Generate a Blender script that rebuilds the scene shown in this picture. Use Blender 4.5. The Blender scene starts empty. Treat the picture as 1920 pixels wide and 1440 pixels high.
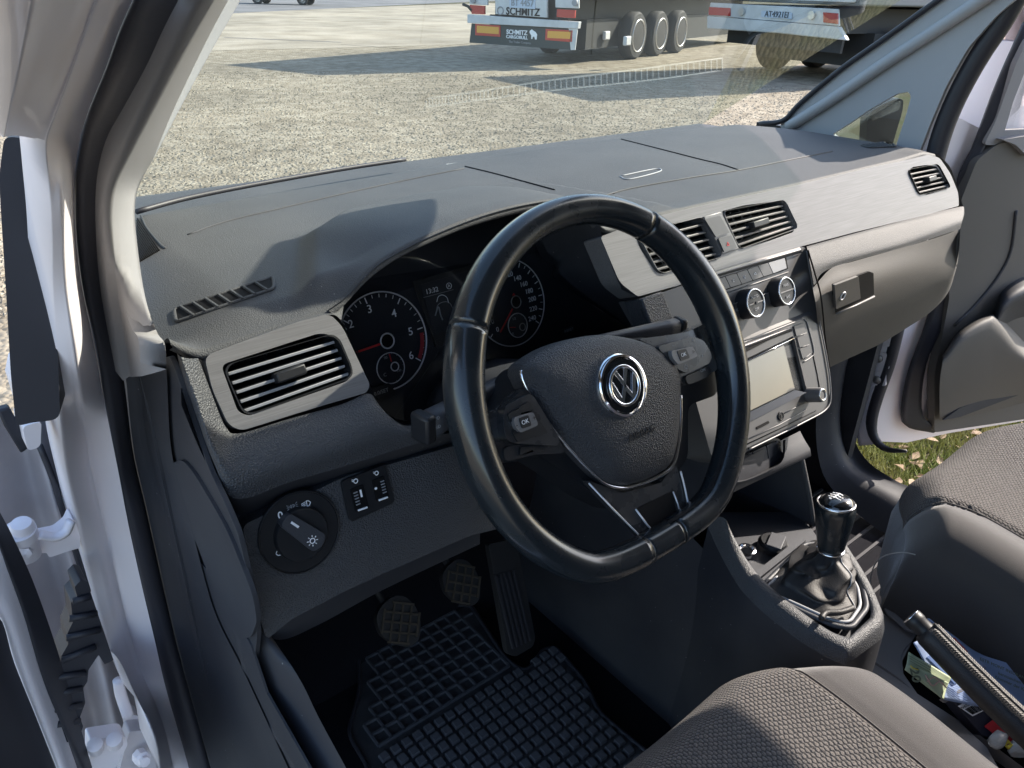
import bpy, bmesh, math, random
from mathutils import Vector, Matrix
from mathutils.geometry import tessellate_polygon
random.seed(7)
V=Vector
sc=bpy.context.scene
COL=sc.collection
# ---------------------------------------------------------------- camera
# car frame: x to the passenger side, y forward, z up, origin in the hub of the steering wheel
R=Matrix(((0.7718461800533215,0.2762666610385712,-0.572651906777315),(-0.6353074983345365,0.370888157306995,-0.6773672248709224),(0.025255828970922736,0.8866333553211388,0.4617828887420695)))
CAM=V((-0.494167,-0.433620,0.339464)); FPX=1442.0
cd=bpy.data.cameras.new('camera'); cam=bpy.data.objects.new('camera',cd); COL.objects.link(cam)
cd.sensor_fit='HORIZONTAL'; cd.sensor_width=36.0; cd.lens=36.0*FPX/1920.0; cd.clip_start=0.02; cd.clip_end=2000
cam.matrix_world=Matrix.Translation(CAM)@R.to_4x4(); sc.camera=cam
# ---------------------------------------------------------------- sky, sun, exposure
SUN=V((0.775,-0.15,0.60)).normalized()
w=bpy.data.worlds.new('World'); sc.world=w; w.use_nodes=True; nt=w.node_tree
sky=nt.nodes.new('ShaderNodeTexSky'); sky.sky_type='NISHITA'; sky.sun_disc=False
sky.sun_elevation=math.asin(SUN.z); sky.sun_rotation=math.atan2(SUN.x,SUN.y); sky.air_density=1.0; sky.dust_density=1.2
nt.links.new(sky.outputs[0],nt.nodes['Background'].inputs[0]); nt.nodes['Background'].inputs[1].default_value=0.15
sl=bpy.data.lights.new('sun','SUN'); sl.energy=4.1; sl.angle=math.radians(0.53); sl.color=(1.0,0.90,0.78)
so=bpy.data.objects.new('sun',sl); COL.objects.link(so); so.rotation_euler=SUN.to_track_quat('Z','Y').to_euler()
sc.view_settings.view_transform='Standard'; sc.view_settings.look='None'; sc.view_settings.gamma=1; sc.view_settings.exposure=1.55
sc.cycles.max_bounces=10; sc.cycles.transparent_max_bounces=16

# ---------------------------------------------------------------- helpers
def ray(px,py): return R@V((px-960.0,720.0-py,-FPX))
def W(px,py,P,off=0.0):
    """point on plane P=(p0,n), shifted off metres along n, seen at (px,py) of the photograph"""
    n=P[1].normalized(); p0=P[0]+n*off; d=ray(px,py); return CAM+d*((p0-CAM).dot(n)/d.dot(n))
def pl(p0,n): return (V(p0),V(n).normalized())
def PX(v): return pl((v,0,0),(-1,0,0))
def PY(v): return pl((0,v,0),(0,-1,0))
def PZ(v): return pl((0,0,v),(0,0,1))
def WW(pts,P,off=0.0): return [W(a,b,P,off) for a,b in pts]
def W3(pts,axis='z'):
    f={'z':PZ,'x':PX,'y':PY}[axis]; return [W(a,b,f(c)) for a,b,c in pts]
def origin(o):
    v=V((0,0,0))
    while o: v=v+o.location; o=o.parent
    return v
def tag(o,label=None,cat=None,group=None,kind=None):
    if label: o['label']=label
    if cat: o['category']=cat
    if group: o['group']=group
    if kind: o['kind']=kind
    return o
def thing(name,loc,label,cat,group=None):
    o=bpy.data.objects.new(name,None); COL.objects.link(o); o.location=loc; o.empty_display_size=.02
    return tag(o,label,cat,group)
def mk(name,vs,fs,mat,parent=None,smooth=False,bev=0,sub=0,solid=0,seg=2,label=None):
    o0=origin(parent); me=bpy.data.meshes.new(name)
    me.from_pydata([V(v)-o0 for v in vs],[],fs); me.update()
    o=bpy.data.objects.new(name,me); COL.objects.link(o); o.parent=parent
    if mat: me.materials.append(mat)
    if smooth:
        for p in me.polygons: p.use_smooth=True
    if solid:
        m=o.modifiers.new('s','SOLIDIFY'); m.thickness=abs(solid); m.offset=-1 if solid>0 else 1
    if bev:
        m=o.modifiers.new('b','BEVEL'); m.width=bev; m.segments=seg; m.limit_method='ANGLE'; m.angle_limit=math.radians(35)
        m.harden_normals=False
        for p in me.polygons: p.use_smooth=True
        me.set_sharp_from_angle(angle=math.radians(35)) if hasattr(me,'set_sharp_from_angle') else None
    if sub:
        m=o.modifiers.new('u','SUBSURF'); m.levels=m.render_levels=sub
    if label: o['label']=label
    return o
def cr(a,b,c,d,t):
    return 0.5*((2*b)+(c-a)*t+(2*a-5*b+4*c-d)*t*t+(3*b-a-3*c+d)*t*t*t)
def spl(pts,n,closed=False):
    """Catmull-Rom through pts, n samples, uniform in index"""
    k=len(pts); out=[]
    seg=k if closed else k-1
    for i in range(n):
        u=i*seg/(n if closed else n-1); j=min(int(u),seg-1); t=u-j
        g=(lambda q: pts[q%k]) if closed else (lambda q: pts[max(0,min(k-1,q))])
        p0=g(j-1); p3=g(j+2)
        if not closed:
            if j==0: p0=2*pts[0]-pts[1]
            if j==k-2: p3=2*pts[-1]-pts[-2]
        out.append(cr(p0,g(j),g(j+1),p3,t))
    return out
def arc(pts,n,closed=False):
    """smooth and evenly spaced"""
    q=spl(pts,len(pts)*12,closed)
    if closed: q.append(q[0])
    return even(q,n,closed)
def even(q,n,closed=False):
    L=[0]
    for a,b in zip(q,q[1:]): L.append(L[-1]+(b-a).length)
    out=[];j=0
    for i in range(n):
        s=L[-1]*i/(n if closed else n-1)
        while j<len(L)-2 and L[j+1]<s: j+=1
        t=(s-L[j])/max(1e-9,L[j+1]-L[j]); out.append(q[j].lerp(q[j+1],min(1,max(0,t))))
    return out
def gridmesh(rows,closed=False):
    m=len(rows[0]); vs=[p for r in rows for p in r]; fs=[]
    for i in range(len(rows)-1):
        for j in range(m if closed else m-1):
            a=i*m+j;b=i*m+(j+1)%m; fs.append((a,b,b+m,a+m))
    return vs,fs
def loft(name,curves,mat,parent=None,nu=40,nv=None,mode='arc',solid=0,lin=False,**k):
    c=[(arc(x,nu) if mode=='arc' else spl(x,nu)) for x in curves]
    if nv is None: nv=(len(curves)-1)*6+1
    rows=[]
    if lin or len(c)==2:
        cols=[even([r[j] for r in c],nv) for j in range(nu)]
    else: cols=[spl([r[j] for r in c],nv) for j in range(nu)]
    rows=[[cols[j][i] for j in range(nu)] for i in range(nv)]
    vs,fs=gridmesh(rows); return mk(name,vs,fs,mat,parent,smooth=True,solid=solid,**k)
def rnd(pts,r,seg=5):
    """round the corners of a closed 3D polygon; r one value or a list"""
    out=[];n=len(pts)
    for i,p in enumerate(pts):
        ri=r[i] if isinstance(r,(list,tuple)) else r
        a=pts[i-1]-p; b=pts[(i+1)%n]-p
        if ri<=0 or a.length<1e-6 or b.length<1e-6: out.append(p); continue
        d=min(ri,a.length*.49,b.length*.49); A=p+a.normalized()*d; B=p+b.normalized()*d
        for k in range(seg+1):
            t=k/seg; out.append(A*(1-t)**2+p*2*t*(1-t)+B*t*t)
    return out
def plate(name,outer,n,th,mat,parent=None,holes=(),bev=0,label=None,seg=2):
    """flat slab: front face at outer, th metres deep against n; holes cut right through"""
    n=V(n).normalized(); loops=[list(outer)]+[list(h) for h in holes]
    tri=tessellate_polygon(loops); F=[p for l in loops for p in l]; N=len(F)
    vs=F+[p-n*th for p in F]; fs=[]
    for t in tri:
        a,b,c=t; nn=(F[b]-F[a]).cross(F[c]-F[a])
        if nn.length<1e-14: continue
        if nn.dot(n)<0: a,b,c=c,b,a
        fs.append((a,b,c)); fs.append((c+N,b+N,a+N))
    s=0
    for li,l in enumerate(loops):
        k=len(l); ar=V((0,0,0))
        for i in range(k): ar+=l[i].cross(l[(i+1)%k])
        ccw=(ar.dot(n)>0)
        if li>0: ccw=not ccw
        for i in range(k):
            a=s+i;b=s+(i+1)%k
            fs.append((a,a+N,b+N,b) if ccw else (b,b+N,a+N,a))
        s+=k
    o=mk(name,vs,fs,mat,parent,bev=bev,label=label,seg=seg)
    return o
def pp(name,px,P,th,mat,parent=None,off=0.0,r=0,holes=(),hr=0,bev=0.0005,label=None):
    """slab traced on plane P"""
    return plate(name,rnd(WW(px,P,off),r) if r else WW(px,P,off),P[1],th,mat,parent,[rnd(WW(h,P,off),hr) if hr else WW(h,P,off) for h in holes],bev,label)
def tube(name,pts,rad,mat,parent=None,n=10,closed=False,smoothpath=0,sx=1.0,up=None,cap=True,label=None):
    if smoothpath: pts=arc(pts,smoothpath,closed)
    k=len(pts); rows=[]
    u=None
    for i,p in enumerate(pts):
        a=pts[i-1] if (i>0 or closed) else p; b=pts[(i+1)%k] if (i<k-1 or closed) else p
        t=(b-a).normalized()
        if up is not None: x=V(up)-t*V(up).dot(t)
        elif u is None: x=t.orthogonal()
        else: x=u-t*u.dot(t)
        x.normalize(); u=x; y=t.cross(x)
        r=rad[min(len(rad)-1,int(i*len(rad)/k))] if isinstance(rad,(list,tuple)) and len(rad)!=k else (rad[i] if isinstance(rad,(list,tuple)) else rad)
        rows.append([p+(x*math.cos(2*math.pi*j/n)*sx+y*math.sin(2*math.pi*j/n))*r for j in range(n)])
    if closed: rows.append(rows[0])
    vs,fs=gridmesh(rows,True)
    if closed:
        m=n*(k); vs=vs[:m]; fs=[tuple(q%m for q in f) for f in fs]
    elif cap: fs.append(tuple(range(n))[::-1]); fs.append(tuple(range((k-1)*n,k*n)))
    return mk(name,vs,fs,mat,parent,smooth=True,label=label)
def basis(ax,up=None):
    ax=V(ax).normalized(); x=(V(up)-ax*V(up).dot(ax)) if up is not None else ax.orthogonal(); x.normalize(); return x,ax.cross(x),ax
def lathe(name,c,ax,prof,mat,parent=None,n=32,smooth=True,label=None,ang=None,bev=0):
    """prof: list of (radius, height along axis)"""
    x,y,z=basis(ax); c=V(c); rows=[[c+z*h+(x*math.cos(2*math.pi*j/n)+y*math.sin(2*math.pi*j/n))*r for j in range(n)] for r,h in prof]
    vs,fs=gridmesh(rows,True)
    if prof[0][0]>1e-5: fs.append(tuple(range(n))[::-1])
    if prof[-1][0]>1e-5: fs.append(tuple(range((len(prof)-1)*n,len(prof)*n)))
    o=mk(name,vs,fs,mat,parent,smooth=smooth,label=label)
    if smooth and hasattr(o.data,'set_sharp_from_angle'): o.data.set_sharp_from_angle(angle=math.radians(40))
    return o
def disc(name,c,n,r,th,mat,parent=None,seg=40,bev=0.0004):
    return lathe(name,V(c)-V(n).normalized()*th,n,[(r,0),(r,th-bev),(r-bev,th),(0,th)],mat,parent,seg)
def ringt(name,c,n,r,t,mat,parent=None,seg=56,m=8):
    x,y,z=basis(n); c=V(c)
    return tube(name,[c+(x*math.cos(2*math.pi*j/seg)+y*math.sin(2*math.pi*j/seg))*r for j in range(seg)],t,mat,parent,n=m,closed=True,up=z)
def box(name,c,ax,ay,az,mat,parent=None,bev=0,label=None):
    """centre c, half-axis vectors"""
    c,ax,ay,az=V(c),V(ax),V(ay),V(az); vs=[c+ax*i+ay*j+az*k for i in(-1,1) for j in(-1,1) for k in(-1,1)]
    fs=[(0,1,3,2),(4,6,7,5),(0,4,5,1),(2,3,7,6),(0,2,6,4),(1,5,7,3)]
    if ax.cross(ay).dot(az)<0: fs=[f[::-1] for f in fs]
    return mk(name,vs,fs,mat,parent,bev=bev,label=label)
class MB:
    def __init__(s): s.v=[];s.f=[]
    def add(s,vs,fs): b=len(s.v); s.v+=list(vs); s.f+=[tuple(i+b for i in f) for f in fs]
    def box(s,c,ax,ay,az):
        c,ax,ay,az=V(c),V(ax),V(ay),V(az); vs=[c+ax*i+ay*j+az*k for i in(-1,1) for j in(-1,1) for k in(-1,1)]
        fs=[(0,1,3,2),(4,6,7,5),(0,4,5,1),(2,3,7,6),(0,2,6,4),(1,5,7,3)]
        if ax.cross(ay).dot(az)<0: fs=[f[::-1] for f in fs]
        s.add(vs,fs)
    def seg(s,a,b,n,wd,th):
        a,b,n=V(a),V(b),V(n).normalized(); d=(b-a); s.box((a+b)/2,d/2,n.cross(d).normalized()*wd/2,n*th/2)
    def stroke(s,pts,n,wd,th):
        for a,b in zip(pts,pts[1:]): s.seg(a,b,n,wd,th)
    def build(s,name,mat,parent=None,**k): return mk(name,s.v,s.f,mat,parent,**k)
def text(name,body,c,xd,yd,size,mat,parent=None,ext=0.0002,align='CENTER',sx=1.0,bold=0.0):
    cu=bpy.data.curves.new(name,'FONT'); cu.body=body; cu.size=size; cu.extrude=ext; cu.align_x=align; cu.align_y='CENTER'; cu.offset=bold*size; cu.resolution_u=3
    t=bpy.data.objects.new(name,cu); COL.objects.link(t)
    dg=bpy.context.evaluated_depsgraph_get(); me=bpy.data.meshes.new_from_object(t.evaluated_get(dg)); bpy.data.objects.remove(t); bpy.data.curves.remove(cu)
    xd=V(xd).normalized(); yd=V(yd); yd=(yd-xd*yd.dot(xd)).normalized(); z=xd.cross(yd); c=V(c)
    vs=[c+xd*v.co.x*sx+yd*v.co.y+z*v.co.z for v in me.vertices]; fs=[tuple(p.vertices) for p in me.polygons]; bpy.data.meshes.remove(me)
    return mk(name,vs,fs,mat,parent)
def struct(o): o['kind']='structure'; return o

# ---------------------------------------------------------------- materials
def mat(name,col,rough=.5,metal=0,bump=None,var=None,spec=.5,coat=0,sheen=0,trans=0,alpha=1,brush=None,emit=None,rvar=0,dust=0):
    m=bpy.data.materials.new(name); m.use_nodes=True; t=m.node_tree; b=t.nodes['Principled BSDF']; L=t.links.new
    c=(*col,1); b.inputs['Base Color'].default_value=c; b.inputs['Roughness'].default_value=rough; b.inputs['Metallic'].default_value=metal
    b.inputs['Specular IOR Level'].default_value=spec; b.inputs['Coat Weight'].default_value=coat; b.inputs['Coat Roughness'].default_value=.05
    b.inputs['Sheen Weight'].default_value=sheen; b.inputs['Transmission Weight'].default_value=trans
    if emit: b.inputs['Emission Color'].default_value=(*emit[0],1); b.inputs['Emission Strength'].default_value=emit[1]
    tc=t.nodes.new('ShaderNodeNewGeometry'); P=tc.outputs['Position']
    def noise(sc_,det=3,vec=P,ro=.5):
        n=t.nodes.new('ShaderNodeTexNoise'); n.inputs['Scale'].default_value=sc_; n.inputs['Detail'].default_value=det; n.inputs['Roughness'].default_value=ro; L(vec,n.inputs['Vector']); return n.outputs['Fac']
    if var:
        f=noise(var[0],4); r=t.nodes.new('ShaderNodeValToRGB'); r.color_ramp.elements[0].position=.3; r.color_ramp.elements[1].position=.7
        r.color_ramp.elements[0].color=c; r.color_ramp.elements[1].color=(*var[1],1); L(f,r.inputs[0]); L(r.outputs[0],b.inputs['Base Color'])
    if rvar:
        f=noise(rvar[0],4); mr=t.nodes.new('ShaderNodeMapRange'); mr.inputs['To Min'].default_value=rvar[1]; mr.inputs['To Max'].default_value=rvar[2]; mr.inputs['From Min'].default_value=.3; mr.inputs['From Max'].default_value=.7
        L(f,mr.inputs['Value']); L(mr.outputs[0],b.inputs['Roughness'])
    if dust:
        v=t.nodes.new('ShaderNodeTexVoronoi'); v.inputs['Scale'].default_value=dust; L(P,v.inputs['Vector'])
        lt=t.nodes.new('ShaderNodeMath'); lt.operation='LESS_THAN'; lt.inputs[1].default_value=.075; L(v.outputs['Distance'],lt.inputs[0])
        sx=t.nodes.new('ShaderNodeSeparateColor'); L(v.outputs['Color'],sx.inputs[0]); gt=t.nodes.new('ShaderNodeMath'); gt.operation='GREATER_THAN'; gt.inputs[1].default_value=.72; L(sx.outputs[0],gt.inputs[0])
        mu=t.nodes.new('ShaderNodeMath'); mu.operation='MULTIPLY'; L(lt.outputs[0],mu.inputs[0]); L(gt.outputs[0],mu.inputs[1])
        n1=noise(7,5); ms=t.nodes.new('ShaderNodeMapRange'); ms.inputs['From Min'].default_value=.35; ms.inputs['From Max'].default_value=.7; ms.inputs['To Max'].default_value=.12; L(n1,ms.inputs['Value'])
        mxx=t.nodes.new('ShaderNodeMath'); mxx.operation='MAXIMUM'; L(mu.outputs[0],mxx.inputs[0]); L(ms.outputs[0],mxx.inputs[1])
        mx=t.nodes.new('ShaderNodeMix'); mx.data_type='RGBA'; mx.inputs[6].default_value=c; mx.inputs[7].default_value=(.20,.195,.19,1); L(mxx.outputs[0],mx.inputs[0]); L(mx.outputs[2],b.inputs['Base Color'])
    h=None
    if bump:
        kind,s,st=bump
        if kind=='grain':
            v=t.nodes.new('ShaderNodeTexVoronoi'); v.feature='F1'; v.inputs['Scale'].default_value=s; L(P,v.inputs['Vector']); h=v.outputs['Distance']
            f=noise(s*1.3,2); ad=t.nodes.new('ShaderNodeMath'); ad.operation='ADD'; L(h,ad.inputs[0]); L(f,ad.inputs[1]); h=ad.outputs[0]
        elif kind=='noise': h=noise(s,4)
        elif kind=='hex':
            # woven scale pattern: three crossed waves
            sp=t.nodes.new('ShaderNodeSeparateXYZ'); L(P,sp.inputs[0])
            def M(op,a,b_=None):
                n=t.nodes.new('ShaderNodeMath'); n.operation=op
                for i,q in enumerate((a,b_)):
                    if q is None: continue
                    if isinstance(q,(int,float)): n.inputs[i].default_value=q
                    else: L(q,n.inputs[i])
                return n.outputs[0]
            wn_=M('MULTIPLY',noise(260,3),.0035); x=M('ADD',sp.outputs[0],wn_); y=M('ADD',M('SUBTRACT',sp.outputs[1],sp.outputs[2]),M('MULTIPLY',noise(190,3),.004))
            k=s
            a=M('COSINE',M('MULTIPLY',x,k)); bb=M('COSINE',M('ADD',M('MULTIPLY',x,k*.5),M('MULTIPLY',y,k*.72))); cc=M('COSINE',M('SUBTRACT',M('MULTIPLY',x,k*.5),M('MULTIPLY',y,k*.72)))
            h=M('ADD',M('ADD',a,bb),cc); h=M('SMOOTH_MIN',h,1.2); h=M('ADD',h,M('MULTIPLY',noise(k*1.4,2),.7))
            r=t.nodes.new('ShaderNodeMapRange'); r.inputs['From Min'].default_value=-1.3; r.inputs['From Max'].default_value=1.0; L(h,r.inputs['Value'])
            mx=t.nodes.new('ShaderNodeMix'); mx.data_type='RGBA'; mx.inputs[6].default_value=(col[0]*.35,col[1]*.35,col[2]*.38,1); mx.inputs[7].default_value=(col[0]*1.25,col[1]*1.25,col[2]*1.25,1); L(r.outputs[0],mx.inputs[0]); L(mx.outputs[2],b.inputs['Base Color'])
        elif kind=='weave':
            h=noise(s,2)
        bn=t.nodes.new('ShaderNodeBump'); bn.inputs['Strength'].default_value=min(1,st[0]); bn.inputs['Distance'].default_value=st[1]; L(h,bn.inputs['Height']); L(bn.outputs[0],b.inputs['Normal'])
    if brush:
        mp=t.nodes.new('ShaderNodeMapping'); mp.inputs['Scale'].default_value=(brush*.02,brush*1.0,brush*1.0); L(P,mp.inputs[0]); f=noise(1,4,mp.outputs[0])
        r=t.nodes.new('ShaderNodeValToRGB'); r.color_ramp.elements[0].position=.3; r.color_ramp.elements[1].position=.7
        r.color_ramp.elements[0].color=(col[0]*.82,col[1]*.82,col[2]*.82,1); r.color_ramp.elements[1].color=(min(1,col[0]*1.12),min(1,col[1]*1.12),min(1,col[2]*1.12),1); L(f,r.inputs[0]); L(r.outputs[0],b.inputs['Base Color'])
        bn=t.nodes.new('ShaderNodeBump'); bn.inputs['Strength'].default_value=.25; bn.inputs['Distance'].default_value=.0002; L(f,bn.inputs['Height']); L(bn.outputs[0],b.inputs['Normal'])
    return m
M={}
M['dash']=mat('dash soft plastic',(.060,.062,.067),.62,bump=('grain',760,(.6,.0006)),spec=.25,dust=130)
M['dashfront']=mat('coarse grained plastic',(.044,.047,.054),.48,bump=('grain',620,(.85,.0008)),spec=.55)
M['hard']=mat('hard grained plastic',(.04,.043,.052),.5,bump=('grain',900,(.35,.0004)),spec=.45)
M['side']=mat('matt side plastic',(.024,.026,.034),.6,dust=90,bump=('noise',700,(.25,.0003)),spec=.4)
M['taupe']=mat('brown grey plastic',(.092,.087,.082),.62,bump=('grain',900,(.3,.0004)),spec=.35)
M['fascia']=mat('grey stack plastic',(.082,.083,.088),.45,bump=('noise',900,(.15,.0002)),spec=.5)
M['silver']=mat('brushed silver trim',(.18,.177,.182),.45,.2,brush=900,spec=.5)
M['black']=mat('matt black plastic',(.012,.013,.016),.45,spec=.4)
M['void']=mat('dark duct plastic',(.004,.004,.005),.8,spec=.2)
M['gloss']=mat('piano black plastic',(.006,.007,.009),.09,spec=.6,coat=.5,rvar=(30,.06,.16))
M['leather']=mat('worn black leather',(.012,.016,.020),.20,bump=('noise',900,(.08,.0002)),spec=.55,coat=.25,rvar=(22,.16,.36))
M['softleather']=mat('black stitched leather',(.016,.015,.016),.52,bump=('grain',700,(.5,.0005)),spec=.5)
M['perf']=mat('perforated leather',(.012,.013,.015),.4,bump=('grain',260,(.7,.0010)),spec=.5)
M['pad']=mat('grained airbag cover',(.035,.037,.044),.48,bump=('grain',640,(.9,.0010)),spec=.5)
M['chrome']=mat('satin chrome',(.78,.78,.80),.16,1.0)
M['chrome2']=mat('bright chrome',(.86,.86,.88),.07,1.0)
M['gface']=mat('black dial face',(.018,.020,.027),.42,spec=.35)
M['white']=mat('white print',(.88,.89,.92),.5)
M['lit']=mat('lit display print',(.6,.62,.66),.5,emit=((.8,.85,1.0),.10))
M['gloss2']=mat('reflection lightened black plastic',(.030,.031,.034),.22,spec=.6,coat=.4,rvar=(40,.15,.4))  # gloss black with a lighter base in place of reflected light
M['gridbar']=mat('sun glint grille bar',(.30,.31,.31),.5)  # bar colour raised to stand in for sun glints
M['edge']=mat('sky bright trim edge',(.75,.75,.78),.35,.35)  # pale base stands in for sky reflected in the edges
M['dim']=mat('grey print',(.28,.29,.31),.5)
M['dark']=mat('dark print',(.004,.004,.005),.6)
M['red']=mat('red needle',(.62,.03,.03),.4)
M['redz']=mat('dull red print',(.35,.02,.03),.5)
M['screen']=mat('grey screen glass',(.115,.108,.106),.28,spec=.6,coat=.6,var=(9,(.08,.077,.077)))
M['paint']=mat('white car paint',(.84,.78,.80),.5,coat=.2,spec=.5,var=(3,(.80,.745,.765)))
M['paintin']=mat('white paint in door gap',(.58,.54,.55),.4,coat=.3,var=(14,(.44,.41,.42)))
M['trimgrey']=mat('light grey pillar trim',(.215,.21,.215),.62,bump=('noise',500,(.3,.0004)),spec=.35)
M['rubber']=mat('black rubber seal',(.034,.034,.042),.5,bump=('noise',300,(.25,.0004)),spec=.45)
M['foam']=mat('black cover panel',(.026,.027,.036),.55,spec=.4)
M['seat']=mat('woven seat fabric',(.105,.094,.088),.9,bump=('hex',1480,(1,.0010)),spec=.15,sheen=.25)
M['bolster']=mat('plain seat cloth',(.052,.047,.046),.92,bump=('noise',1400,(.6,.0007)),spec=.12,sheen=.6)
M['thread']=mat('grey thread',(.35,.33,.31),.8)
M['mat']=mat('rubber floor mat',(.035,.037,.043),.5,bump=('noise',260,(.4,.0008)),spec=.6,var=(28,(.075,.073,.075)))
M['carpet']=mat('black carpet',(.012,.012,.016),.95,bump=('noise',900,(.9,.0015)),spec=.1)
M['pedal']=mat('pedal rubber',(.02,.02,.022),.6,bump=('noise',500,(.4,.0005)))
M['pedalworn']=mat('worn pedal rib',(.060,.050,.036),.5,.1)
M['matrib']=mat('light rubber rib',(.11,.112,.125),.55,spec=.4,bump=('noise',260,(.4,.0008)))  # ribs and studs, lighter than the mat base
M['trimlit']=mat('lit side pillar trim',(.40,.41,.43),.6,bump=('noise',500,(.3,.0004)),spec=.35)  # brighter copy of the grey pillar trim, passenger side light painted in
M['steel']=mat('steel',(.45,.44,.43),.4,.8,var=(60,(.3,.29,.28)))
M['dsteel']=mat('dark steel',(.03,.03,.032),.5,.3)
def glassmat(name,tint,ior,rough=0.0):
    m=bpy.data.materials.new(name); m.use_nodes=True; t=m.node_tree; t.nodes.clear(); L=t.links.new
    o=t.nodes.new('ShaderNodeOutputMaterial'); tr=t.nodes.new('ShaderNodeBsdfTransparent'); tr.inputs[0].default_value=(*tint,1)
    g=t.nodes.new('ShaderNodeBsdfGlossy'); g.inputs['Roughness'].default_value=rough; g.inputs[0].default_value=(.95,1,1,1)
    f=t.nodes.new('ShaderNodeFresnel'); f.inputs[0].default_value=ior; mx=t.nodes.new('ShaderNodeMixShader'); L(f.outputs[0],mx.inputs[0]); L(tr.outputs[0],mx.inputs[1]); L(g.outputs[0],mx.inputs[2]); L(mx.outputs[0],o.inputs[0]); return m
M['glass']=glassmat('windscreen glass',(.87,.93,.89),1.75)
M['sideglass']=glassmat('side glass',(.70,.76,.74),1.5)
M['lens']=glassmat('instrument lens',(.97,.97,.97),1.3,.03)
# ================================================================ OUTSIDE
GZ=-1.15
G=PZ(GZ)
def groundmat(name,cols,scale,bump,rough=.9,fine=None):
    m=bpy.data.materials.new(name); m.use_nodes=True; t=m.node_tree; b=t.nodes['Principled BSDF']; L=t.links.new; b.inputs['Roughness'].default_value=rough; b.inputs['Specular IOR Level'].default_value=.2
    P=t.nodes.new('ShaderNodeNewGeometry').outputs['Position']
    n=t.nodes.new('ShaderNodeTexNoise'); n.inputs['Scale'].default_value=scale; n.inputs['Detail'].default_value=6; L(P,n.inputs['Vector'])
    r=t.nodes.new('ShaderNodeValToRGB'); e=r.color_ramp.elements; e[0].position=.3; e[1].position=.7; e[0].color=(*cols[0],1); e[1].color=(*cols[-1],1)
    if len(cols)>2: q=r.color_ramp.elements.new(.5); q.color=(*cols[1],1)
    L(n.outputs[0],r.inputs[0])
    v=t.nodes.new('ShaderNodeTexVoronoi'); v.inputs['Scale'].default_value=bump[0]; L(P,v.inputs['Vector'])
    n2=t.nodes.new('ShaderNodeTexNoise'); n2.inputs['Scale'].default_value=.35; n2.inputs['Detail'].default_value=5; L(P,n2.inputs['Vector'])
    mx=t.nodes.new('ShaderNodeMix'); mx.data_type='RGBA'; mx.blend_type='MULTIPLY'; mx.inputs[0].default_value=bump[2]
    L(r.outputs[0],mx.inputs[6]); L(v.outputs['Color'],mx.inputs[7])
    hs=t.nodes.new('ShaderNodeHueSaturation'); hs.inputs['Saturation'].default_value=.0; L(v.outputs['Color'],hs.inputs['Color'])
    ra=t.nodes.new('ShaderNodeMapRange'); ra.inputs['To Min'].default_value=.45; ra.inputs['To Max'].default_value=1.25; L(hs.outputs[0],ra.inputs['Value']); L(ra.outputs[0],mx.inputs[7])
    m2=t.nodes.new('ShaderNodeMix'); m2.data_type='RGBA'; m2.blend_type='MULTIPLY'; m2.inputs[0].default_value=.6
    rb=t.nodes.new('ShaderNodeMapRange'); rb.inputs['From Min'].default_value=.35; rb.inputs['From Max'].default_value=.65; rb.inputs['To Min'].default_value=.62; rb.inputs['To Max'].default_value=1.2; L(n2.outputs[0],rb.inputs['Value'])
    L(mx.outputs[2],m2.inputs[6]); L(rb.outputs[0],m2.inputs[7]); L(m2.outputs[2],b.inputs['Base Color'])
    bn=t.nodes.new('ShaderNodeBump'); bn.inputs['Strength'].default_value=1; bn.inputs['Distance'].default_value=bump[1]; bn.invert=True; L(v.outputs['Distance'],bn.inputs['Height']); L(bn.outputs[0],b.inputs['Normal'])
    return m
M['gravel']=groundmat('grey beige gravel',((.158,.134,.098),(.232,.203,.155),(.30,.27,.212)),5,(34,.014,.5))
M['sand']=groundmat('packed pale sand',((.22,.192,.15),(.285,.255,.205),(.33,.30,.25)),.9,(26,.006,.25))
M['road']=groundmat('worn asphalt',((.13,.13,.14),(.17,.17,.178)),.8,(60,.002,.12))
M['drygrass']=groundmat('dry grass ground',((.062,.056,.030),(.085,.073,.04),(.06,.07,.028)),3,(30,.01,.25))
M['stone']=groundmat('gravel stones',((.14,.12,.088),(.225,.197,.15),(.34,.31,.25)),26,(20,.0,.5))
M['blade']=mat('grass blades',(.13,.18,.03),.7,var=(2.6,(.28,.25,.09)))
M['leaf']=mat('fallen leaf',(.17,.095,.045),.7,var=(9,(.30,.21,.12)))
S=400
struct(mk('ground',[(-S,-S,GZ),(S,-S,GZ),(S,S,GZ),(-S,S,GZ)],[(0,1,2,3)],M['drygrass']))
def sheet(name,pts,z,m): return struct(mk(name,[(p[0],p[1],z) for p in pts],[tuple(range(len(pts)))],m))
g2=lambda px,py:(W(px,py,G).x,W(px,py,G).y)
sheet('gravel_yard',[(-60,-30),(1.25,-30),(1.25,2.2),(3,3.0),(6,4.0),(10,5.6),(18,8.5),(40,14),(60,40),g2(1000,26),g2(460,40),g2(50,60),(-60,30)],GZ+.004,M['gravel'])
sheet('packed_sand',[g2(-400,240),g2(-60,175),g2(300,96),g2(420,95),g2(640,90),g2(860,84),g2(1000,66),g2(1400,48),g2(1400,10),g2(900,6),g2(460,22),g2(50,48),g2(-400,95)],GZ+.008,M['sand'])
sheet('road',[g2(-500,120),g2(50,50),g2(460,24),g2(900,3),g2(1300,-8),g2(1300,-15),g2(900,-12),g2(470,-5),g2(50,13),g2(-500,55)],GZ+.012,M['road'])
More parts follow.
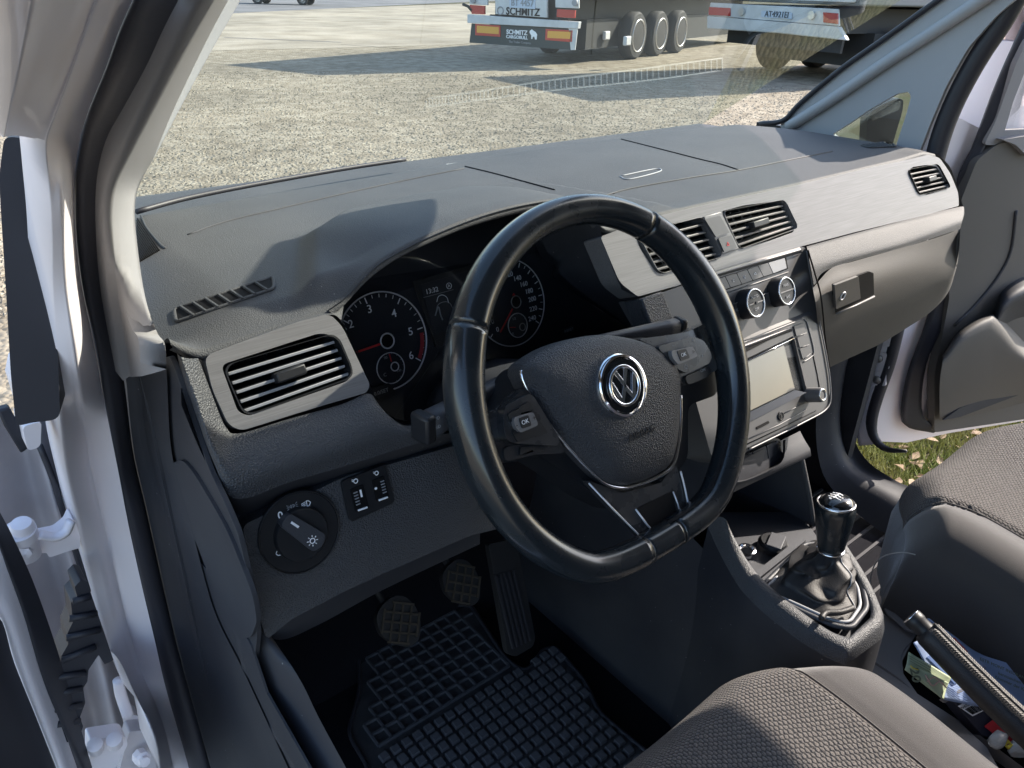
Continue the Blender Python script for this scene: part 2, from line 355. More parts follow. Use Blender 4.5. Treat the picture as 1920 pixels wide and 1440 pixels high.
for a,b in (((640,84),(880,100)),((420,71),(640,80)),((650,17),(880,12))):
    p,q=W(*a,G),W(*b,G); d=(q-p).normalized(); s=V((-d.y,d.x,0))*.05; z=V((0,0,.013))
    struct(mk('tyre_track',[p-s+z,q-s+z,q+s+z,p+s+z],[(0,1,2,3)],M['sand'] if a[1]>75 else M['road']))
# loose stones on the gravel
mb_v=[];mb_f=[]
rg=random.Random(3)
OCT=[(1,0,0),(-1,0,0),(0,1,0),(0,-1,0),(0,0,1)]; OF=[(0,2,4),(2,1,4),(1,3,4),(3,0,4)]
for i in range(42000):
    u=rg.random(); d=4.2+11*u**1.6; a=math.radians(rg.uniform(-6,62)); x=CAM.x+math.sin(a)*d; y=CAM.y+math.cos(a)*d
    if x>1.2 and y<.42*x+1.7: continue
    if y<1.6 and x>-1: continue
    s=rg.uniform(.008,.021)*(1+.03*d); k=rg.uniform(.5,.9); r=rg.uniform(0,6.28); c,sn=math.cos(r),math.sin(r); b=len(mb_v)
    for o in OCT:
        ox,oy,oz=o[0]*s*rg.uniform(.7,1.3),o[1]*s*k*rg.uniform(.7,1.3),o[2]*s*.55
        mb_v.append((x+ox*c-oy*sn,y+ox*sn+oy*c,GZ+.003+oz))
    mb_f+=[tuple(q+b for q in f) for f in OF]
tag(mk('gravel_stones',mb_v,mb_f,M['stone']),kind='stuff')
# grass and fallen leaves beside the passenger side
v=[];f=[]
for i in range(90000):
    x=rg.uniform(1.3,4.2); y=rg.uniform(-1.6,.8)
    if y>.42*x+1.6: continue
    h=rg.uniform(.02,.06); a=rg.uniform(0,6.28); l=rg.uniform(-.03,.03); m_=rg.uniform(-.03,.03); b=len(v); wd=.003 if x<4 else .006
    v+=[(x-math.cos(a)*wd,y-math.sin(a)*wd,GZ),(x+math.cos(a)*wd,y+math.sin(a)*wd,GZ),(x+l,y+m_,GZ+h)]; f.append((b,b+1,b+2))
tag(mk('grass',v,f,M['blade']),kind='stuff')
v=[];f=[]
for i in range(1100):
    x=rg.uniform(1.4,4.2); y=rg.uniform(-1.6,.8); s=rg.uniform(.006,.018); a=rg.uniform(0,6.28); b=len(v); z=GZ+rg.uniform(.015,.05)
    for k in range(6):
        t=a+k*1.047; rr=s*(1 if k%3 else 1.6); v.append((x+math.cos(t)*rr,y+math.sin(t)*rr,z+rg.uniform(-.008,.012)))
    f.append(tuple(range(b,b+6)))
tag(mk('fallen_leaves',v,f,M['leaf']),kind='stuff')

# ---------------------------------------------------------------- the two parked trailers and the far car
M['tdark']=mat('dark painted trailer board',(.035,.045,.045),.6)
M['tchas']=mat('trailer chassis',(.02,.022,.024),.7)
M['twhite']=mat('white painted bumper',(.60,.61,.62),.45,var=(5,(.50,.51,.52)))
M['tcurt']=mat('grey trailer tarpaulin',(.16,.17,.18),.6)
M['tred']=mat('red lamp plastic',(.42,.035,.03),.25)
M['torange']=mat('orange reflector',(.72,.36,.05),.35)
M['tredb']=mat('red reflector edge',(.50,.05,.03),.35)
M['tyre']=mat('tyre rubber',(.022,.022,.024),.75)
M['alu']=mat('aluminium wheel',(.62,.62,.63),.3,.7)
M['plateblue']=mat('pale blue plate',(.48,.56,.68),.5)
M['carpaint']=mat('dark car paint',(.02,.022,.035),.25,coat=.6)
def trailer(Lp,Rp,z,label,wheels):
    L=W(*Lp,PZ(z)); Rr=W(*Rp,PZ(z)); e=(Rr-L).normalized(); wid=(Rr-L).length; a=V((-e.y,e.x,0)); 
    t=thing('semi_trailer',V((*( (L+Rr)/2).xy,GZ)),label,'trailer','trailers parked on the gravel yard')
    P=pl(L,-a)
    F=lambda u,h,d=0:L+e*u+a*d+V((0,0,GZ-L.z+h))
    def bx(name,u0,u1,h0,h1,d0,d1,m,**k): return box(name,F((u0+u1)/2,(h0+h1)/2,(d0+d1)/2),e*(u1-u0)/2,a*(d1-d0)/2,V((0,0,(h1-h0)/2)),m,t,**k)
    bx('cargo_box',0.0,wid,1.3,3.95,.12,12.5,M['tcurt'],bev=.03)
    bx('rear_door',.05,wid/2-.01,1.35,3.85,.07,.12,M['twhite'],bev=.01); bx('rear_door',wid/2+.01,wid-.05,1.35,3.85,.07,.12,M['twhite'],bev=.01)
    bx('chassis',.5,wid-.5,.85,1.25,.2,12.3,M['tchas']); bx('underrun_board',.3,wid-.3,.55,.9,.3,.36,M['tchas']); bx('underside_shade',.34,wid-.34,.28,.86,1.2,12.0,M['tchas'])  # the last block is added to paint in the shade under the trailer
    for d in wheels:
        for u in (.17,wid-.17):
            c=F(u,.5,d); s=1 if u>wid/2 else -1
            wh=lathe('wheel',c,e*s,[(.0,-.16),(.32,-.16),(.46,-.15),(.5,-.1),(.5,.1),(.46,.15),(.34,.16)],M['tyre'],t,28)
            lathe('rim',c,e*s,[(.34,.155),(.33,.10),(.29,.06),(.17,.05),(.15,.14),(.06,.15),(0,.15)],M['alu'],wh,28)
            ringt('rim_edge',c+e*s*.157,e*s,.335,.018,M['alu'],wh,28,6)
        bx('axle',.3,wid-.3,.42,.58,d-.08,d+.08,M['tchas'])
    return t,P,F,bx,e,a,wid
t,P,F,bx,e,a,wid=trailer((881,80),(1074,94),-.80,'box trailer with white rear bar, orange plates and black spoiler board, seen through the windscreen',(3.2,4.55,5.9))
V0=lambda px,th,m,name,off=0,bev=.003,**k: pp(name,px,P,th,m,t,off=off,bev=bev,**k)
V0([(884,44),(1077,55),(1074,94),(880,80)],.03,M['tdark'],'spoiler_board',bev=.004)
V0([(876,27),(1085,41),(1083,54),(876,43)],.12,M['twhite'],'bumper_bar',.05,.008)
V0([(1065,44),(1084,42),(1078,94),(1070,94)],.03,M['twhite'],'corner_bracket',.02)
for q,i in (([(891,45),(938,48),(938,69),(891,66)],[(894,48),(935,51),(935,64),(894,61)]),([(1023,54),(1074,57),(1073,79),(1022,75)],[(1027,58),(1070,60),(1069,73),(1026,71)])):
    r_=V0(q,.015,M['tredb'],'marker_plate',.02); pp('reflector',i,P,.005,M['torange'],r_,off=.027,bev=.001)
bd=V0([(928,-34),(1025,-26),(1025,33),(929,26)],.06,M['twhite'],'number_board',.02)
V0([(955,-6),(1003,-3),(1003,17),(955,14)],.02,M['plateblue'],'number_plate',.04)
up=V((0,0,1))
def lett(s,px,py,size,m,off=.06,sx=1.0,par=None,bold=0): return text('lettering',s,W(px,py,P,off),e,up,size,m,par or t,.004,sx=sx,bold=bold)
lett('SCHMITZ',980,22.5,.19,M['dark'],.03,1.0,bd,.02); lett('BT 4457',979,6,.17,M['dim'],.05,.9)
ringt('emblem',W(938,20,P,.03),-a,.07,.012,M['dim'],bd,20,6)
lett('SCHMITZ',969,61,.12,M['white'],.012,1.0,None,.02); lett('CARGOBULL',969,70,.085,M['white'],.012,1.05,None,.02); lett('The Trailer Company.',975,79.5,.06,M['dim'],.012)
V0([(993,58),(997,55),(1001,58),(1004,60),(1007,65),(1006,74),(1003,74),(1002,69),(999,69),(998,73),(996,73),(996,66),(993,62)],.006,M['white'],'elephant_emblem',.012,.0005)
for q in ([(880,9),(908,11),(908,27),(884,26)],[(1044,17),(1078,19),(1077,34),(1043,32)]): V0(q,.06,M['tred'],'tail_lamp',.03,.01)
for q in ([(880,-12),(914,-10),(914,10),(880,8)],[(1041,-3),(1085,0),(1085,16),(1041,14)]): V0(q,.05,M['twhite'],'lamp_bracket',.0,.01)
disc('round_lamp',W(886,0,P,.05),-a,.06,.04,M['dim'],t,20); disc('round_lamp',W(1077,5,P,.05),-a,.06,.04,M['dim'],t,20)
tube('marker_arm',WW([(885,20),(878,12),(868,8)],P,.02),.03,M['tyre'],t,8)
for px,py in ((1137,65),(1176,75)):
    c=W(px,py,PZ(GZ+.55)); 
    bx('side_guard_bracket',(c-F(0,0)).dot(e)-.04,(c-F(0,0)).dot(e)+.04,.45,.62,(c-F(0,0)).dot(a)-.12,(c-F(0,0)).dot(a)+.12,M['twhite'],bev=.02)
t,P,F,bx,e,a,wid=trailer((1325,54),(1586,76),-.37,'truck rear with low white bumper and blue plate, right of the other trailer',(1.9,3.2,))
V0([(1325,30),(1572,50),(1587,76),(1455,62),(1325,54)],.10,M['twhite'],'bumper_bar',.05,.02)
V0([(1332,5),(1570,17),(1572,49),(1327,29)],.06,M['twhite'],'lamp_panel',.02,.01)
V0([(1329,13),(1368,15),(1368,30),(1328,28)],.04,M['tred'],'tail_lamp',.05,.008); V0([(1543,23),(1570,25),(1570,45),(1543,42)],.04,M['tred'],'tail_lamp',.05,.008)
V0([(1427,20),(1484,24),(1484,36),(1427,32)],.02,M['plateblue'],'number_plate',.05)
lett('AT4921EI',1456,27.5,.14,M['dark'],.06)
for q in (1389,1520): disc('round_lamp',W(q,22+(q-1389)*.05,P,.07),-a,.07,.04,M['alu'],t,20)
# far car on the road
c=W(526,9,G); e=(W(572,10.5,G)-W(484,8,G)).normalized(); a=V((-e.y,e.x,0)); car=thing('parked_car',c,'dark car far away on the road, mostly above the frame','car')
Q=lambda u,h,d:c+e*u+a*d+V((0,0,h))
prof=[(-2.1,.35),(-2.15,.75),(-1.9,.95),(-1.2,1.05),(-.7,1.45),(.9,1.47),(1.6,1.0),(2.1,.9),(2.2,.4)]
vs=[Q(u,h,0) for u,h in prof]+[Q(u,h,1.7) for u,h in prof]; n=len(prof)
mk('body',vs,[tuple(range(n)),tuple(range(2*n-1,n-1,-1))]+[(i,i+n,(i+1)%n+n,(i+1)%n) for i in range(n)],M['carpaint'],car,bev=.06)
for u in (-1.35,1.35):
    for d in (0,1.7):
        wh=lathe('wheel',Q(u,.32,d),-a if d==0 else a,[(0,-.1),(.3,-.1),(.33,-.05),(.33,.05),(.3,.1),(.2,.1)],M['tyre'],car,20); lathe('rim',Q(u,.32,d),-a if d==0 else a,[(.21,.1),(.18,.06),(.06,.11),(0,.11)],M['alu'],wh,20)
M['mirror']=mat('dim mirror glass',(.10,.11,.11),.25,.6,var=(40,(.04,.04,.04)))
# ================================================================ VAN BODY
van=thing('van',(.38,-1.0,GZ),'white van seen from its open driver side, with windscreen, pillars and roof','van')
WS=pl((0,.6,.07),(0,-math.sin(math.radians(35)),math.cos(math.radians(35)))) ; WS=(WS[0],-WS[1] if WS[1].dot(CAM-WS[0])<0 else WS[1])
def wsp(x,s): # point on glass plane: s metres up the glass from its base
    return V((x,.6,.07))+V((0,-math.cos(math.radians(35)),math.sin(math.radians(35))))*s+V((0,0,0))
GA=math.radians(34); gd=V((0,-math.cos(GA),math.sin(GA))); GLP=pl((0,.82,.02),(0,-math.sin(GA),-math.cos(GA)))
def glp(x,s_): return V((x,.82,.02))+gd*s_
gl=[glp(-.36+i*.148,s_)+V((0,.012-.012*((i-5)/5.)**2,0)) for s_ in (-.05,.25,.6,1.04) for i in range(11)]
mk('windscreen',gl,[(r*11+i,r*11+i+1,r*11+i+12,r*11+i+11) for r in range(3) for i in range(10)],M['glass'],van,smooth=True)
# roof, header, side rails, closed cargo body behind
hz=.545
box('roof_panel',(.38,-1.45,.66),(.80,0,0),(0,1.40,0),(0,0,.035),M['paint'],van,bev=.02)
box('headliner',(.38,-1.45,.612),(.70,0,0),(0,1.36,0),(0,0,.01),M['trimgrey'],van,bev=.004)
loft('header_trim',[[wsp(-.30,.80)+V((0,.04,.0)),wsp(.38,.83)+V((0,.05,0)),wsp(1.08,.80)+V((0,.04,0))],[V((-.33,-.16,.600)),V((.38,-.16,.605)),V((1.1,-.16,.600))]],M['trimgrey'],van,nu=12,nv=4,solid=.02)
for x,s in ((-.405,-1),(1.165,1)):
    box('roof_rail',(x,-1.5,.57),(.035,0,0),(0,1.36,0),(0,0,.055),M['paint'],van,bev=.015)
    box('centre_pillar',(x,-.98,-.1),(.04,0,0),(0,.09,0),(0,0,.62),M['paint'],van,bev=.02)
    box('cargo_side',(x,-2.0,-.1),(.03,0,0),(0,.95,0),(0,0,.70),M['paint'],van,bev=.02)
    box('outer_sill',(x,-.42,-.80),(.06,0,0),(0,.55,0),(0,0,.05),M['paint'],van,bev=.02)
box('cargo_rear',(.38,-2.95,-.1),(.78,0,0),(0,.03,0),(0,0,.70),M['paint'],van,bev=.02)
box('floor',(.38,-1.15,-.745),(.76,0,0),(0,1.8,0),(0,0,.035),M['carpet'],van)
struct_fire=box('firewall',(.38,.66,-.34),(.74,0,0),(0,.02,0),(0,0,.38),M['carpet'],van)
loft('toe_board',[[V((-.36,.42,-.708)),V((1.1,.42,-.708))],[V((-.36,.63,-.45)),V((1.1,.63,-.45))],[V((-.36,.64,-.05)),V((1.1,.64,-.05))]],M['carpet'],van,nu=4,nv=12)
box('bonnet',(.38,1.05,-.33),(.70,0,0),(0,.38,0),(0,0,.03),M['paint'],van,bev=.03)
box('cowl',(.38,.80,-.02),(.72,0,0),(0,.03,0),(0,0,.02),M['black'],van,bev=.004)
box('front_body',(.38,1.05,-.68),(.76,0,0),(0,.40,0),(0,0,.30),M['paint'],van,bev=.05)
for x in (-.33,1.09):
    for y in (-2.4,1.05): lathe('wheel',(x,y,GZ+.31),(1 if x>0 else -1,0,0),[(0,-.1),(.29,-.1),(.31,-.06),(.31,.06),(.29,.1),(.19,.1),(.17,.05),(0,.05)],M['tyre'],van,24)
# ---- driver side pillar, seal and door aperture
A=lambda pts,x: [W(a,b,PX(c if len(q)>2 else x)) for q in pts for a,b,c in [(q[0],q[1],q[2] if len(q)>2 else x)]]
Tr=[W(a,b,WS,-.004) for a,b in ((455,-6),(405,80),(350,180),(300,275),(262,345))]+[W(253,392,PX(-.285)),W(259,470,PX(-.335)),W(273,560,PX(-.356)),W(294,622,PX(-.362)),W(309,645,PX(-.364)),W(312,692,PX(-.365))]
Tm=A([(385,-6),(335,90),(285,190),(235,290),(212,345),(207,400),(212,470),(220,560),(232,640),(238,690),(242,706)],-.368)
Tl=A([(370,-6),(315,90),(263,190),(215,290),(196,345),(192,400),(196,470),(206,560),(220,640),(228,690),(231,714)],-.373)
c=[spl(x,44) for x in (Tr,Tm,Tl)]
rows=[]
for t in (0,.08,.2,.45,.75,.9,1.0):
    r=[]
    for i in range(44):
        a_,b_,c_=c[0][i],c[1][i],c[2][i]
        if t<=.9: p=a_.lerp(b_,t/.9); p=p+V((-.006,-.012,.004))*math.sin(math.pi*min(1,t/.9))
        else: p=b_.lerp(c_,(t-.9)/.1)
        r.append(p)
    rows.append(r)
back=[p+V((-.01,.03,-.004)) for p in rows[0]]; rows=[back]+rows+[[p+V((0,.03,0)) for p in rows[-1]]]
vs,fs=gridmesh(rows); pt=mk('pillar_trim',vs,fs,M['trimgrey'],van,smooth=True)
Bi=A([(248,-8),(220,60),(195,130),(163,210),(146,260),(138,330),(140,420),(151,520),(175,650),(205,800),(235,960),(270,1120),(300,1250),(357,1450)],-.385)
Si=A([(374,-8),(335,60),(300,130),(255,205),(216,270),(197,345),(195,440),(203,550),(232,710),(250,850),(275,960),(315,1140),(345,1260),(398,1450)],-.366)
b=[arc(Bi,90),arc(Si,90)]
rows=[[p+V((.0,.03,0)) for p in b[0]]]
for t,h in ((0,0),(.15,.007),(.35,.012),(.6,.012),(.85,.007),(1,0)): rows.append([b[0][i].lerp(b[1][i],t)+V((-h*.5,-h,h*.3)) for i in range(90)])
rows.append([p+V((0.0,.03,0)) for p in b[1]])
vs,fs=gridmesh(rows); mk('door_seal',vs,fs,M['rubber'],van,smooth=True)
# white painted pillar
up1=A([(60,-8,-.46),(47,60,-.455),(33,130,-.45),(18,200,-.445),(6,258,-.44)],0)
cr1=A([(190,-8,-.412),(165,60,-.412),(140,130,-.414),(112,205,-.418),(90,266,-.421)],0)
M1=[arc(x,40) for x in (up1,cr1)]
rows=[[p+V((0,.10,0)) for p in M1[0]]]
for t in [i/10 for i in range(11)]:
    bul=math.sin(math.pi*t)*.006+(.004*math.exp(-((t-.93)/.09)**2))
    rows.append([M1[0][i].lerp(M1[1][i],t)+V((-bul*.6,-bul,bul*.5)) for i in range(40)])
vs,fs=gridmesh(rows); mk('painted_pillar',vs,fs,M['paint'],van,smooth=True)
lo=A([(190,-8,-.412),(165,60,-.412),(140,130,-.414),(112,205,-.418),(90,266,-.421),(92,340,-.422),(97,440,-.422),(98,540,-.422),(104,640,-.423),(110,740,-.426),(114,800,-.43),(124,880,-.43),(146,980,-.43),(168,1090,-.43),(200,1200,-.43),(228,1275,-.43),(262,1320,-.43),(290,1385,-.43),(301,1450,-.43)],0)
md=A([(222,-8),(196,60),(168,130),(138,205),(119,266),(114,340,-.416),(119,440,-.416),(124,540,-.415),(138,640,-.414),(150,740,-.412),(158,800),(172,880),(196,980),(222,1090),(248,1200),(272,1275),(294,1330),(312,1385),(326,1450)],-.404)
ii=A([(252,-8),(222,60),(197,130),(165,210),(149,266),(140,340),(142,440),(154,540),(177,650),(193,740),(205,800),(221,880),(240,980),(264,1090),(290,1200),(307,1275),(322,1330),(340,1390),(357,1450)],-.386)
M2=[spl(x,110) for x in (lo,md,ii)]
def h2(t,k): return .0045*math.exp(-((t-.02)/.10)**2)*k-.006*math.exp(-((t-.42)/.08)**2)*(1-k)
rows=[[p+V((.0,.07,0)) for p in M2[0]]]
for t in [i/14 for i in range(15)]:
    r=[]
    for i in range(110):
        p=M2[0][i].lerp(M2[1][i],t*2) if t<.5 else M2[1][i].lerp(M2[2][i],t*2-1)
        k=1 if i<25 else 0
        k=max(0,min(1,(64-i)/16)); kk=max(0,min(1,(34-i)/10))
        g=.0045*math.exp(-((t-.04)/.12)**2)*kk-.009*math.exp(-((t-.42)/.055)**2)*(1-k)+.001*math.sin(math.pi*t)
        r.append(p+V((-g*.4,-g,g*.2)))
    rows.append(r)
vs,fs=gridmesh(rows); mk('door_flange',vs,fs,M['paint'],van,smooth=True)
# black cover ahead of the pillar
pp('black_cover',[(8,256),(40,258),(78,266),(90,300),(97,420),(99,520),(108,660),(113,787),(60,792),(30,800),(20,700),(12,560),(3,420),(-2,330)],pl((-.42,.16,.1),(-.35,-1,0)),.03,M['foam'],van,r=.008,bev=.006)
# hinge recess
DR=PY(.36)
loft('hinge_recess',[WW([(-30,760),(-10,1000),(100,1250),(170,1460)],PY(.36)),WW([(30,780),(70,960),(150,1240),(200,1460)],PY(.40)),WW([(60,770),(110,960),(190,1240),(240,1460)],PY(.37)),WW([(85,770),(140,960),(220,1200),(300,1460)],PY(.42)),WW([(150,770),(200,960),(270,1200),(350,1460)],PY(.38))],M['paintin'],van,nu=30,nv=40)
pp('painted_block',[(42,800),(78,790),(76,838),(52,846)],PY(.22),.04,M['paint'],van,r=.004,bev=.003)
pp('black_clip',[(-5,770),(18,764),(38,800),(54,842),(40,852),(8,800)],PY(.24),.01,M['foam'],van,bev=.002)
tube('gap_seal',WW([(74,835),(100,900),(120,965),(150,1060),(165,1110)],PY(.35)),.003,M['rubber'],van,8,smoothpath=20)
hg=pp('door_hinge',[(32,1010),(60,1004),(78,1012),(108,1006),(128,990),(136,972),(150,985),(150,1028),(130,1033),(92,1046),(88,1036),(50,1042)],PY(.30),.022,M['paint'],van,r=.003,bev=.003)
loft('curved_arm',[WW([(72,998),(100,1004),(122,992),(132,972)],PY(.29)),WW([(70,1012),(104,1016),(130,1004),(142,980)],PY(.28))],M['paint'],hg,nu=14,nv=4,solid=.004)
lathe('pivot',W(43,1015,PY(.29)),(0,-.25,1),[(.012,-.02),(.012,.004),(.014,.006),(.014,.016)],M['paint'],hg,20)
lathe('bolt',W(41,986,PY(.285)),(0,-.25,1),[(.0105,-.006),(.0105,0),(.0085,.004),(.0,.005)],M['paint'],hg,20)
lathe('bolt',W(48,1034,PY(.28)),(-.3,-1,.1),[(.006,-.01),(.006,.004),(.0,.006)],M['paint'],hg,6)
# corrugated cable boot
bt_=pp('cable_boot',[(140,1100),(152,1088),(163,1090),(213,1238),(196,1246),(185,1228),(166,1256),(164,1278),(156,1290),(160,1318),(150,1345),(156,1362),(150,1380),(110,1400),(92,1300),(115,1255),(114,1232),(128,1208),(126,1188),(137,1166),(133,1130),(145,1118)],PY(.27),.03,M['rubber'],van,r=.0015,bev=.004)
for q in (((136,1128),(170,1118)),((130,1160),(182,1150)),((124,1196),(188,1180)),((116,1238),(180,1212)),((108,1270),(160,1262)),((104,1300),(154,1292)),((104,1330),(154,1322)),((108,1358),(150,1352))): tube('boot_fold',WW(q,PY(.27),.002),.0035,M['rubber'],bt_,8)
tube('check_strap',WW([(222,1275),(226,1300),(240,1342)],PY(.31)),.0062,M['paint'],van,10,smoothpath=14)
hg=pp('door_hinge',[(168,1388),(228,1378),(236,1382),(240,1396),(212,1450),(168,1450)],PY(.28),.02,M['paint'],van,r=.004,bev=.004)
for q in ((178,1398),(214,1388)): lathe('bolt',W(*q,PY(.27)),(0,-.4,1),[(.008,-.012),(.008,.003),(.004,.005),(0,.005)],M['paint'],hg,16)
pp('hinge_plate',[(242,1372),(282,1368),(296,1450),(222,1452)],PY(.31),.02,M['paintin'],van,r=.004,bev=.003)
lathe('bolt',W(268,1424,PY(.29)),(.1,-1,.3),[(.009,-.012),(.009,.0),(.006,.002),(.006,.008),(0,.009)],M['paint'],van,8)
pp('upper_stay',[(236,1330),(262,1345),(272,1372),(240,1376)],PY(.33),.02,M['paint'],van,r=.003,bev=.003)
# ---- driver door, swung open: its front edge
DP=pl((-.48,.27,-.2),(.12,-1,0))
DOORSEAL=lambda dd:loft('door_seal',[WW([(-6,950),(23,1004),(66,1100),(115,1243),(176,1450)],DP),WW([(-14,985),(12,1060),(45,1150),(88,1290),(160,1450)],DP,.012),WW([(-22,1010),(2,1022),(60,1183),(100,1310),(148,1450)],DP)],M['rubber'],dd,nu=30,nv=9)
dd=loft('door',[WW([(-22,1005),(4,1020),(60,1180),(100,1308),(148,1450)],DP,-.003),WW([(-30,1090),(14,1150),(60,1290),(120,1450)],DP,.006),WW([(-30,1140),(4,1165),(27,1243),(70,1350),(110,1450)],DP,-.003)],M['paint'],van,nu=30,nv=9,label='driver door swung open, seen edge on')
DOORSEAL(dd)
loft('door_card',[WW([(-30,1142),(3,1163),(27,1243),(70,1350),(108,1450)],DP,-.002),WW([(-300,1142),(-300,1163),(-300,1243),(-300,1350),(-300,1450)],pl(DP[0],(.9,-1,0)),.0)],M['foam'],dd,nu=20,nv=6)
# ---- dark side panels beside the dash and kick panel
SP=-.372
loft('kick_panel',[A([(236,708),(252,850),(277,960),(318,1140),(346,1255),(400,1450)],-.366),A([(262,702),(282,850),(312,960),(352,1140),(384,1255),(445,1450)],-.3565),A([(312,688),(322,850),(352,960),(400,1140),(455,1255),(545,1450)],-.352)],M['side'],van,nu=40,nv=9)
# ================= passenger side body
PP=PX(1.09)
pp('pillar_trim',[(1462,232),(1500,196),(1575,134),(1660,74),(1770,-8),(1930,-80),(1925,-20),(1868,30),(1815,90),(1775,160),(1745,230),(1722,290),(1690,330),(1560,300),(1470,262)],PP,.010,M['trimlit'],van,holes=[[(1560,252),(1592,232),(1630,206),(1682,176),(1704,172),(1708,182),(1698,218),(1676,285),(1620,285)]],hr=.006,r=.01,bev=.006)
tube('glass_edge_band',A([(1425,232),(1468,226),(1500,194),(1575,131),(1660,71),(1775,-12)],1.085),.0055,M['rubber'],van,8,smoothpath=40)
tube('pillar_ridge',WW([(1478,238),(1560,186),(1660,118),(1780,40),(1900,-40)],PX(1.084)),.012,M['trimlit'],van,10,smoothpath=20)
pp('quarter_glass',[(1540,262),(1592,222),(1630,200),(1690,165),(1715,165),(1700,225),(1670,290),(1600,290)],PX(1.125),.003,M['sideglass'],van,bev=0)
cs=A([(1935,-60),(1882,35),(1842,95),(1810,150),(1783,205),(1762,262),(1745,330),(1728,420),(1708,520),(1688,600),(1668,680),(1645,745),(1634,790),(1640,822),(1662,842),(1700,846)],1.115)
tube('door_seal',arc(cs,80),[.0185]*26+[.0185-.0003*i for i in range(20)]+[.0125]*24+[.0125-.0010*i for i in range(10)],M['rubber'],van,12)
fl=[A([(1840,5),(1800,80),(1770,140),(1748,200),(1728,262),(1720,330),(1700,430),(1668,560),(1645,640),(1622,720),(1606,775),(1606,812),(1610,836)],1.10),A([(1900,5),(1838,95),(1806,150),(1780,205),(1757,262),(1742,330),(1725,420),(1700,530),(1682,600),(1664,680),(1642,745),(1632,785),(1636,812),(1650,832)],1.112)]
loft('door_flange',fl,M['paint'],van,nu=60,nv=5,solid=.01)
# sill and kick trim, passenger side
loft('sill_trim',[A([(1560,600),(1552,660),(1540,720),(1530,790),(1535,860),(1555,910),(1610,965),(1680,1010),(1900,1090)],.98),A([(1600,600),(1590,660),(1578,720),(1570,790),(1578,850),(1600,885),(1660,925),(1720,960),(1900,1030)],1.03),A([(1608,600),(1594,660),(1580,740),(1580,800),(1592,850),(1616,882),(1665,905),(1715,925),(1900,990)],1.085),A([(1634,600),(1618,660),(1601,735),(1597,775),(1602,825),(1628,866),(1670,895),(1715,915),(1900,960)],1.10)],M['side'],van,nu=40,nv=11)
hb=[]
for q,r_ in (([(1640,658),(1662,662),(1668,690),(1655,700),(1638,688)],(1648,672)),([(1634,695),(1662,698),(1660,724),(1632,722)],(1645,712)),([(1650,628),(1672,628),(1668,650),(1645,650)],(1655,633))):
    h_=pp('hinge_bracket',q,PX(1.108),.006,M['paint'],van,off=.004,r=.004,bev=.002); lathe('bolt',W(*r_,PX(1.108),.005),(-1,0,0),[(.009,0),(.009,.004),(.005,.006),(0,.006)],M['steel'],h_,12)
# wing mirror seen through the quarter glass
# ---- passenger door, wide open
a15=math.radians(-15); DD=pl((1.15,.22,0),(math.sin(a15),-math.cos(a15),0))
pd=pp('door',[(1912,-40),(1990,-40),(2100,760),(1780,812),(1700,830),(1650,828),(1632,800),(1640,745),(1690,600),(1730,420),(1765,300),(1800,210),(1850,100)],DD,.09,M['paint'],van,off=-.02,holes=[[(1890,170),(1925,80),(2050,80),(2050,255),(1858,252)]],r=.01,bev=.008,label='passenger door wide open, grey trim panel with storage pocket')
loft('edge_seal',[WW([(1925,40),(1870,160),(1828,270),(1800,330),(1780,430),(1745,590),(1706,700),(1694,770),(1700,800),(1750,812)],DD,.0),WW([(1960,40),(1895,160),(1850,270),(1822,330),(1808,430),(1775,590),(1738,680),(1728,760),(1738,790),(1762,806)],DD,.012),],M['foam'],pd,nu=40,nv=5,solid=.01)
pp('trim_panel',[(1868,272),(1905,258),(1990,250),(2100,760),(1752,811),(1752,700),(1765,640),(1780,560),(1778,480),(1800,380),(1832,300)],DD,.02,M['taupe'],pd,off=.018,r=.012,bev=.008)
pp('window_frame',[(1845,272),(1868,225),(1905,120),(1930,70),(2060,70),(2060,255),(1990,262),(1880,272)],DD,.02,M['trimgrey'],pd,off=.014,holes=[[(1884,245),(1900,190),(1935,100),(2050,100),(2050,240)]],r=.01,bev=.006)
pp('window_glass',[(1860,255),(1890,160),(1930,70),(2060,70),(2060,258)],DD,.004,M['sideglass'],pd,off=-.04,bev=0)
pk=loft('door_pocket',[WW([(1766,668),(1800,620),(1850,592),(1880,600),(1960,680),(2010,690)],DD,.022),WW([(1768,674),(1803,632),(1850,606),(1872,612),(1925,668),(2010,700)],DD,.075),WW([(1762,720),(1800,700),(1850,690),(1872,690),(1925,700),(2010,705)],DD,.070),WW([(1762,790),(1800,784),(1850,772),(1872,768),(1925,754),(2010,740)],DD,.035)],M['taupe'],pd,nu=30,nv=18,mode='spl')
loft('armrest',[WW([(1862,590),(1880,545),(1930,515),(2010,505)],DD,.018),WW([(1870,600),(1888,570),(1932,548),(2010,535)],DD,.06),WW([(1880,612),(1900,600),(1935,590),(2010,575)],DD,.02)],M['side'],pd,nu=16,nv=9,mode='spl')
tube('panel_groove',WW([(1905,395),(1895,470),(1870,520),(1830,570),(1790,610)],DD,.019),.004,M['side'],pd,8,smoothpath=20)
pp('pocket_recess',[(1768,788),(1800,765),(1920,724),(1925,735),(1800,782)],DD,.004,M['side'],pd,off=.046,r=.004,bev=.001)
pp('window_sill_trim',[(1880,262),(1915,256),(1960,250),(1960,290),(1925,292),(1905,272)],DD,.02,M['trimgrey'],pd,off=.03,r=.006,bev=.005)
mir=pp('door_mirror',[(1627,214),(1650,198),(1682,184),(1694,186),(1693,206),(1668,290),(1622,290)],pl((1.42,.42,0),(-.6,-1,0)),.03,M['black'],pd,r=.012,bev=.01)
